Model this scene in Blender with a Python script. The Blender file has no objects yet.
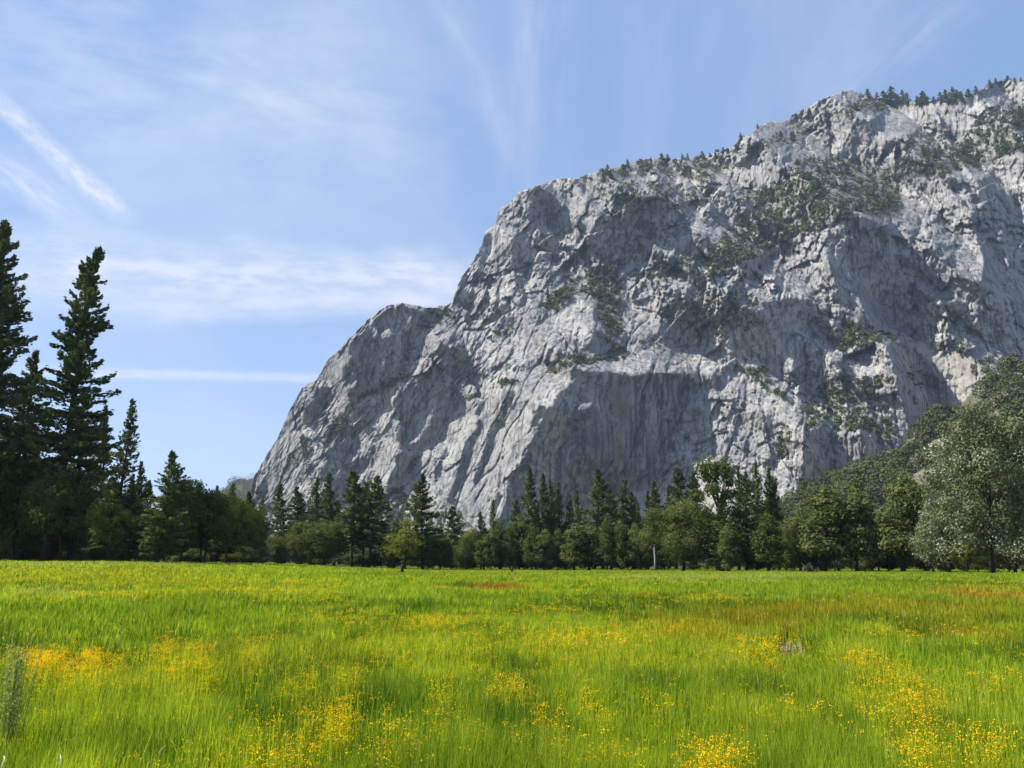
import bpy, math
import numpy as np
from mathutils import Vector

SC = bpy.context.scene
COL = SC.collection
R = math.radians

# ------------------------------------------------------------------ camera
F = 804.0
CAMZ = 1.65
HOR = 560.0
PITCH = math.atan((HOR - 384.0) / F)
cam_d = bpy.data.cameras.new("camera")
cam_d.sensor_width = 36.0
cam_d.lens = 36.0 * F / 1024.0
cam_d.clip_start = 0.1
cam_d.clip_end = 60000
cam = bpy.data.objects.new("camera", cam_d)
COL.objects.link(cam)
cam.location = (0, 0, CAMZ)
cam.rotation_euler = (math.pi / 2 + PITCH, 0, 0)
SC.camera = cam
cp, sp = math.cos(PITCH), math.sin(PITCH)


def ray(u, v):
    """direction through a point of the view, scaled so that its y is 1"""
    u = np.asarray(u, float); v = np.asarray(v, float)
    den = F * cp - (384 - v) * sp
    return (u - 512) / den, (F * sp + (384 - v) * cp) / den


def pt(u, v, D):
    rx, rz = ray(u, v)
    return float(rx * D), float(D), float(CAMZ + rz * D)


def gpt(u, v, h=0.0):
    """point on the level plane z = h seen at u, v"""
    rx, rz = ray(u, v)
    D = (h - CAMZ) / rz
    return float(rx * D), float(D)


def dirv(u, v):
    rx, rz = ray(u, v)
    d = np.array([float(rx), 1.0, float(rz)])
    return d / np.linalg.norm(d)


# ------------------------------------------------------------------ light
SUN_EL, SUN_AZ = R(50), R(-86)            # azimuth from +Y, clockwise
world = bpy.data.worlds.new("World")
SC.world = world
world.use_nodes = True
sun_d = bpy.data.lights.new("sun", 'SUN')
sun_d.energy = 5.0
sun_d.angle = R(0.53)
sun_d.color = (1.0, 0.955, 0.89)
sun = bpy.data.objects.new("sun", sun_d)
COL.objects.link(sun)
sdir = Vector((math.sin(SUN_AZ) * math.cos(SUN_EL), math.cos(SUN_AZ) * math.cos(SUN_EL), math.sin(SUN_EL)))
sun.rotation_euler = sdir.to_track_quat('Z', 'Y').to_euler()
SC.view_settings.view_transform = 'Standard'
SC.view_settings.look = 'None'
SC.view_settings.exposure = 0.95
SC.view_settings.gamma = 1.0
SC.cycles.max_bounces = 6
SC.cycles.diffuse_bounces = 3
SC.cycles.transmission_bounces = 4
SC.cycles.volume_bounces = 0
SC.cycles.use_denoising = True


class NT:
    def __init__(s, tree):
        s.t = tree; s.n = tree.nodes; s.l = tree.links

    def node(s, typ, **kw):
        n = s.n.new(typ)
        for k, v in kw.items():
            setattr(n, k, v)
        return n

    def put(s, sock, val):
        if isinstance(val, bpy.types.NodeSocket):
            s.l.new(val, sock)
        else:
            sock.default_value = val

    def math(s, op, a, b=None, c=None, clamp=False):
        n = s.node('ShaderNodeMath', operation=op, use_clamp=clamp)
        s.put(n.inputs[0], a)
        if b is not None: s.put(n.inputs[1], b)
        if c is not None: s.put(n.inputs[2], c)
        return n.outputs[0]

    def dot(s, a, vec):
        n = s.node('ShaderNodeVectorMath', operation='DOT_PRODUCT')
        s.put(n.inputs[0], a); n.inputs[1].default_value = tuple(vec)
        return n.outputs['Value']

    def mapr(s, v, a, b, c=0.0, d=1.0, smooth=True):
        n = s.node('ShaderNodeMapRange')
        if smooth: n.interpolation_type = 'SMOOTHSTEP'
        s.put(n.inputs[0], v)
        for i, x in enumerate((a, b, c, d)): n.inputs[i + 1].default_value = x
        return n.outputs[0]

    def comb(s, x, y, z):
        n = s.node('ShaderNodeCombineXYZ')
        for i, q in enumerate((x, y, z)): s.put(n.inputs[i], q)
        return n.outputs[0]

    def noise(s, vec, scale, detail=4, rough=0.55, dist=0.0):
        n = s.node('ShaderNodeTexNoise')
        if vec is not None: s.l.new(vec, n.inputs['Vector'])
        n.inputs['Scale'].default_value = scale
        n.inputs['Detail'].default_value = detail
        n.inputs['Roughness'].default_value = rough
        n.inputs['Distortion'].default_value = dist
        return n.outputs['Fac']

    def mix(s, f, a, b, blend='MIX'):
        n = s.node('ShaderNodeMix', data_type='RGBA', blend_type=blend)
        s.put(n.inputs['Factor'], f)
        s.put(n.inputs['A'], a if isinstance(a, bpy.types.NodeSocket) else tuple(a) + (1,))
        s.put(n.inputs['B'], b if isinstance(b, bpy.types.NodeSocket) else tuple(b) + (1,))
        return n.outputs['Result']


# sky with thin high cloud and old vapour trails, laid out in sky directions
w = NT(world.node_tree)
bg = w.n['Background']
sky = w.node('ShaderNodeTexSky', sky_type='NISHITA')
sky.sun_disc = False
sky.sun_elevation = SUN_EL
sky.sun_rotation = SUN_AZ
sky.altitude = 1200
sky.air_density = 1.0
sky.dust_density = 0.6
sky.ozone_density = 1.6
tc = w.node('ShaderNodeTexCoord').outputs['Generated']
SKY_K = 0.105


def streak(u1, v1, u2, v2, width, amt, soft=40, ns=(3, 40), nlo=0.25, edge=0.0):
    amt = min(amt * 1.45, 0.95)
    a, b = dirv(u1, v1), dirv(u2, v2)
    n = np.cross(a, b); n /= np.linalg.norm(n)
    m = a + b; m /= np.linalg.norm(m)
    t = np.cross(n, m); t /= np.linalg.norm(t)
    half = float(abs(np.dot(b - a, t)) / 2)
    ac, al = w.dot(tc, n), w.dot(tc, t)
    wob = w.noise(w.comb(al, ac, 3.1 + v1), 9, 3)
    ac2 = w.math('ADD', ac, w.math('MULTIPLY', w.math('SUBTRACT', wob, 0.5), 0.9 * width / F))
    prof = w.mapr(w.math('ABSOLUTE', ac2), 0, width / F, 1, 0)
    ends = w.mapr(w.math('ABSOLUTE', al), half + soft / F, half - soft / F, 0, 1)
    tex = w.noise(w.comb(w.math('MULTIPLY', al, ns[0]), w.math('MULTIPLY', ac, ns[1]), 1.7 + u1), 4, 6, 0.62)
    tx = w.mapr(tex, 0.3, 0.7, nlo, 1.0)
    fwd = w.math('GREATER_THAN', w.dot(tc, m), 0.2)
    return w.math('MULTIPLY', w.math('MULTIPLY', w.math('MULTIPLY', prof, ends), w.math('MULTIPLY', tx, amt)), fwd)


streaks = [
    streak(-40, 72, 122, 212, 14, 0.60, 22, (16, 30), 0.35),
    streak(-60, 128, 66, 214, 20, 0.42, 25, (10, 30), 0.2),
    streak(10, 158, 100, 235, 26, 0.12, 30, (10, 30), 0.1),
    streak(-20, 268, 480, 285, 50, 0.58, 60, (5, 16), 0.3),
    streak(110, 312, 450, 300, 20, 0.42, 50, (6, 22), 0.4),
    streak(20, 372, 322, 378, 8, 0.52, 24, (8, 60), 0.45),
    streak(540, -60, 530, 180, 55, 0.16, 60, (2, 9), 0.0),
    streak(430, -20, 512, 150, 20, 0.13, 50, (3, 12), 0.1),
    streak(985, -20, 845, 95, 26, 0.13, 50, (3, 20), 0.1),
    streak(660, -60, 670, 150, 70, 0.05, 60, (2, 8), 0.0),
    streak(100, 400, 260, 480, 60, 0.10, 50, (5, 20), 0.1),
    streak(-60, 40, 420, 120, 130, 0.24, 120, (3, 8), 0.1),
]
acc = streaks[0]
for s_ in streaks[1:]:
    acc = w.math('SUBTRACT', w.math('ADD', acc, s_), w.math('MULTIPLY', acc, s_))
veil = w.mapr(w.noise(tc, 2.2, 6, 0.6, 0.6), 0.40, 0.72, 0.0, 0.30)
sep = w.node('ShaderNodeSeparateXYZ'); w.l.new(tc, sep.inputs[0])
even = w.mix(0.62, sky.outputs[0], (1.12, 2.02, 3.75))
hz = w.mapr(sep.outputs[2], 0.05, 0.5, 0.20, 0.06)
acc = w.math('ADD', acc, w.math('ADD', veil, hz), clamp=True)
skyc = w.mix(acc, even, (3.7, 4.0, 4.75))
w.l.new(skyc, bg.inputs['Color'])
bg.inputs['Strength'].default_value = SKY_K


# ------------------------------------------------------------------ helpers
def mesh_np(name, V, faces, mats=(), smooth=False, attrs=None):
    """faces: list of int arrays, each (n,3) or (n,4)"""
    me = bpy.data.meshes.new(name)
    V = np.ascontiguousarray(V, np.float32)
    me.vertices.add(len(V)); me.vertices.foreach_set('co', V.ravel())
    faces = [np.asarray(f, np.int32) for f in faces if len(f)]
    tot = np.concatenate([np.full(len(f), f.shape[1], np.int32) for f in faces])
    idx = np.concatenate([f.ravel() for f in faces])
    st = np.concatenate([[0], np.cumsum(tot)[:-1]]).astype(np.int32)
    me.loops.add(len(idx)); me.loops.foreach_set('vertex_index', idx)
    me.polygons.add(len(tot)); me.polygons.foreach_set('loop_start', st)
    me.polygons.foreach_set('loop_total', tot)
    if smooth:
        me.polygons.foreach_set('use_smooth', np.ones(len(tot), bool))
    for k, a in (attrs or {}).items():
        a = np.ascontiguousarray(a, np.float32)
        if a.ndim == 1:
            at = me.attributes.new(k, 'FLOAT', 'POINT'); at.data.foreach_set('value', a)
        else:
            at = me.attributes.new(k, 'FLOAT_VECTOR', 'POINT'); at.data.foreach_set('vector', a.ravel())
    for m in mats: me.materials.append(m)
    me.update(calc_edges=True)
    return me


def obj(name, me, parent=None, loc=None):
    o = bpy.data.objects.new(name, me); COL.objects.link(o)
    if parent is not None: o.parent = parent
    if loc is not None: o.location = loc
    return o


def tag(o, label=None, cat=None, group=None, kind=None):
    if label: o['label'] = label
    if cat: o['category'] = cat
    if group: o['group'] = group
    if kind: o['kind'] = kind
    return o


def empty(name, loc, label=None, cat=None, group=None):
    o = bpy.data.objects.new(name, None); COL.objects.link(o)
    o.location = loc; o.empty_display_size = 0.3
    return tag(o, label, cat, group)


class Acc:
    """collects geometry for one mesh"""
    def __init__(s): s.V = []; s.Q = []; s.T = []; s.n = 0; s.a = []

    def add(s, V, Q=None, T=None, a=0.5):
        V = np.asarray(V, float).reshape(-1, 3)
        if Q is not None and len(Q): s.Q.append(np.asarray(Q) + s.n)
        if T is not None and len(T): s.T.append(np.asarray(T) + s.n)
        s.V.append(V)
        s.a.append(np.broadcast_to(np.asarray(a, float), (len(V),)).copy())
        s.n += len(V)

    def mesh(s, name, mats, smooth=False):
        f = []
        if s.Q: f.append(np.concatenate(s.Q))
        if s.T: f.append(np.concatenate(s.T))
        return mesh_np(name, np.concatenate(s.V), f, mats, smooth, {'var': np.concatenate(s.a)})


def tube(acc, P, rad, sides=7, a=0.5, cap=True):
    P = np.asarray(P, float); rad = np.asarray(rad, float)
    n = len(P)
    T = np.gradient(P, axis=0); T /= np.linalg.norm(T, axis=1)[:, None] + 1e-9
    ref = np.where(np.abs(T[:, 2:3]) > 0.9, np.array([[1., 0, 0]]), np.array([[0, 0, 1.]]))
    A = np.cross(T, ref); A /= np.linalg.norm(A, axis=1)[:, None]
    B = np.cross(T, A)
    th = np.arange(sides) * 2 * np.pi / sides
    V = P[:, None] + rad[:, None, None] * (np.cos(th)[None, :, None] * A[:, None] + np.sin(th)[None, :, None] * B[:, None])
    i = np.arange(n - 1)[:, None] * sides; j = np.arange(sides)[None]; k = (j + 1) % sides
    Q = np.stack([i + j, i + k, i + sides + k, i + sides + j], -1).reshape(-1, 4)
    V = V.reshape(-1, 3)
    Tn = None
    if cap:
        V = np.concatenate([V, P[-1:], P[:1]])
        e = (n - 1) * sides; c = n * sides
        Tn = np.concatenate([np.stack([e + j[0], e + k[0], np.full(sides, c)], -1),
                             np.stack([k[0], j[0], np.full(sides, c + 1)], -1)])
    acc.add(V, Q, Tn, a)


def leaves(acc, C, L, W, rng, dirs=None, flat=0.0, a=None, nrm=None):
    """small four-sided leaf sprays at C; L length, W width, random facing"""
    n = len(C)
    L = np.broadcast_to(L, (n,)); W = np.broadcast_to(W, (n,))
    d = rng.normal(size=(n, 3))
    if dirs is not None: d = d * 0.45 + dirs
    d /= np.linalg.norm(d, axis=1)[:, None] + 1e-9
    m = rng.normal(size=(n, 3)); m[:, 2] += flat * 3
    if nrm is not None:
        m = nrm * 2.0 + m * 0.75
        d = np.cross(m, d); d /= np.linalg.norm(d, axis=1)[:, None] + 1e-9
    s = np.cross(d, m); s /= np.linalg.norm(s, axis=1)[:, None] + 1e-9
    up = np.cross(s, d)
    dl = d * L[:, None]; sw = s * W[:, None] * 0.5
    V = np.stack([C - dl * 0.5, C + sw + up * W[:, None] * 0.12, C + dl * 0.5, C - sw + up * W[:, None] * 0.12], 1)
    Q = np.arange(4 * n).reshape(n, 4)
    if a is None: a = rng.random(n)
    acc.add(V.reshape(-1, 3), Q, None, np.repeat(a, 4))


# ---- numpy noise
_prm = np.random.RandomState(7).rand(512, 512)


def vnoise(x, y, seed=0):
    x = x + seed * 17.13; y = y + seed * 9.71
    xi = np.floor(x).astype(int); yi = np.floor(y).astype(int)
    fx = x - xi; fy = y - yi
    fx = fx * fx * (3 - 2 * fx); fy = fy * fy * (3 - 2 * fy)
    g = lambda a, b: _prm[(a + seed * 31) % 512, (b + seed * 57) % 512]
    return ((g(xi, yi) * (1 - fx) + g(xi + 1, yi) * fx) * (1 - fy) +
            (g(xi, yi + 1) * (1 - fx) + g(xi + 1, yi + 1) * fx) * fy) * 2 - 1


def fbm(x, y, o=4, seed=0, g=0.5):
    s = 0; a = 1; t = 0
    for i in range(o):
        s = s + a * vnoise(x * 2 ** i, y * 2 ** i, seed + i); t += a; a *= g
    return s / t


def facet(x, y, seed, tilt):
    """blocky broken-rock relief: every cell is a plane of its own tilt"""
    xi = np.floor(x).astype(int); yi = np.floor(y).astype(int)
    best = np.full(x.shape, 9.); h = np.zeros(x.shape); sec = np.full(x.shape, 9.)
    g = lambda a, b, k: _prm[(a * 3 + seed * 13 + k * 101) % 512, (b * 5 + seed * 29 + k * 37) % 512]
    for dx in (-1, 0, 1):
        for dy in (-1, 0, 1):
            a = xi + dx; b = yi + dy
            px = a + g(a, b, 0); py = b + g(a, b, 1)
            ex = x - px; ey = y - py
            d = ex * ex + ey * ey
            hh = (ex * (g(a, b, 2) - 0.5) + ey * (g(a, b, 3) - 0.5)) * 2 * tilt + (g(a, b, 4) - 0.5) * tilt
            m = d < best
            sec = np.where(m, best, np.minimum(sec, d))
            h = np.where(m, hh, h); best = np.where(m, d, best)
    crack = np.clip((np.sqrt(sec) - np.sqrt(best)) / 0.12, 0, 1)
    return h + (1 - crack) * 0.12


def inpoly(U, V, P):
    P = np.asarray(P, float)
    c = np.zeros(U.shape, bool)
    x0, y0 = P[-1]
    for x1, y1 in P:
        m = (y1 > V) != (y0 > V)
        if y1 != y0:
            c ^= m & (U < (x0 - x1) * (V - y1) / (y0 - y1) + x1)
        x0, y0 = x1, y1
    return c


def blur(a, s):
    r = int(s * 2.5) + 1
    k = np.exp(-0.5 * (np.arange(-r, r + 1) / s) ** 2); k /= k.sum()
    for ax in (0, 1):
        pad = [(0, 0), (0, 0)]; pad[ax] = (r, r)
        b = np.pad(a, pad, mode='edge'); o = 0
        for i, kk in enumerate(k):
            o = o + kk * (b[i:i + a.shape[0], :] if ax == 0 else b[:, i:i + a.shape[1]])
        a = o
    return a


# ------------------------------------------------------------------ materials
def new_mat(name):
    m = bpy.data.materials.new(name); m.use_nodes = True
    t = NT(m.node_tree); t.n.clear()
    out = t.node('ShaderNodeOutputMaterial')
    return m, t, out


def leaf_mat(name, c1, c2, trans=0.35, gloss=0.0, c3=None, tcol=None):
    m, t, out = new_mat(name)
    at = t.node('ShaderNodeAttribute', attribute_name='var').outputs['Fac']
    oi = t.node('ShaderNodeObjectInfo').outputs['Random']
    f = t.math('ADD', t.math('MULTIPLY', at, 0.8), t.math('MULTIPLY', oi, 0.2), clamp=True)
    c = t.mix(f, c1, c2)
    if c3 is not None:
        c = t.mix(t.mapr(at, 0.76, 0.84), c, c3)
    d = t.node('ShaderNodeBsdfDiffuse'); t.l.new(c, d.inputs['Color'])
    tr = t.node('ShaderNodeBsdfTranslucent')
    t.l.new(t.mix(1.0, c, tcol or (1.25, 1.25, 0.5), 'MULTIPLY'), tr.inputs['Color'])
    mx = t.node('ShaderNodeMixShader'); mx.inputs[0].default_value = trans
    t.l.new(d.outputs[0], mx.inputs[1]); t.l.new(tr.outputs[0], mx.inputs[2])
    last = mx.outputs[0]
    if gloss:
        g = t.node('ShaderNodeBsdfGlossy'); g.inputs['Roughness'].default_value = 0.45
        m2 = t.node('ShaderNodeMixShader'); m2.inputs[0].default_value = gloss
        t.l.new(last, m2.inputs[1]); t.l.new(g.outputs[0], m2.inputs[2]); last = m2.outputs[0]
    t.l.new(last, out.inputs['Surface'])
    return m


def plain_mat(name, c1, c2, scale=5.0, rough=0.9, bump=0.0, vec='Object', stretch=None):
    m, t, out = new_mat(name)
    co = t.node('ShaderNodeTexCoord').outputs[vec]
    if stretch:
        mp = t.node('ShaderNodeMapping'); mp.inputs['Scale'].default_value = stretch
        t.l.new(co, mp.inputs[0]); co = mp.outputs[0]
    nz = t.noise(co, scale, 5, 0.6)
    b = t.node('ShaderNodeBsdfPrincipled')
    t.l.new(t.mix(t.mapr(nz, 0.3, 0.7), c1, c2), b.inputs['Base Color'])
    b.inputs['Roughness'].default_value = rough
    b.inputs['Specular IOR Level'].default_value = 0.2
    if bump:
        bp = t.node('ShaderNodeBump'); bp.inputs['Strength'].default_value = bump
        t.l.new(nz, bp.inputs['Height']); t.l.new(bp.outputs[0], b.inputs['Normal'])
    t.l.new(b.outputs[0], out.inputs['Surface'])
    return m


M_BARK = plain_mat('bark', (0.026, 0.020, 0.015), (0.065, 0.05, 0.038), 3.0, 0.95, 0.5, 'Object', (6, 6, 1))
M_BARK_PALE = plain_mat('pale_bark', (0.22, 0.20, 0.17), (0.42, 0.40, 0.36), 3.0, 0.9, 0.3, 'Object', (4, 4, 1))
M_NEEDLE = leaf_mat('needles', (0.045, 0.068, 0.03), (0.18, 0.21, 0.085), 0.2)
M_NEEDLE_D = leaf_mat('dark_needles', (0.04, 0.06, 0.03), (0.15, 0.18, 0.075), 0.18)
M_LEAF = leaf_mat('broad_leaves', (0.06, 0.08, 0.028), (0.16, 0.185, 0.065), 0.3)
M_LEAF_D = leaf_mat('deep_green_leaves', (0.045, 0.068, 0.022), (0.12, 0.145, 0.045), 0.3)
M_LEAF_Y = leaf_mat('yellow_green_leaves', (0.09, 0.115, 0.025), (0.21, 0.225, 0.055), 0.4)
M_LEAF_S = leaf_mat('silvery_leaves', (0.065, 0.08, 0.035), (0.21, 0.225, 0.13), 0.2, 0.0, (0.34, 0.36, 0.28))
M_BRUSH = leaf_mat('ledge_brush', (0.05, 0.065, 0.028), (0.13, 0.145, 0.06), 0.2)
M_SLOPE = leaf_mat('slope_oaks', (0.028, 0.042, 0.016), (0.10, 0.112, 0.042), 0.12)

# ------------------------------------------------------------------ cliff
SIL = [(150, 600), (205, 572), (225, 556), (240, 530), (250, 505), (251, 490), (255, 476), (261, 465), (277, 440), (288, 415), (293, 403), (302, 388),
       (308, 384), (316, 381), (327, 363), (344, 344), (363, 325), (373, 315), (386, 307), (401, 302), (417, 306), (431, 309),
       (445, 307), (452, 303), (456, 290), (461, 277), (473, 262), (482, 244), (485, 233), (495, 225), (499, 211), (509, 203),
       (522, 191), (536, 187), (548, 182), (565, 179), (580, 177), (601, 171), (622, 166), (640, 160), (663, 158), (684, 158),
       (705, 156), (726, 150), (733, 146), (741, 136), (751, 135), (757, 126), (770, 121), (785, 122), (793, 115), (812, 105),
       (820, 99), (835, 94), (849, 89), (862, 93), (885, 100), (915, 102), (937, 101), (962, 98), (981, 89), (997, 82),
       (1010, 80), (1040, 79), (1170, 70)]
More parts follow.
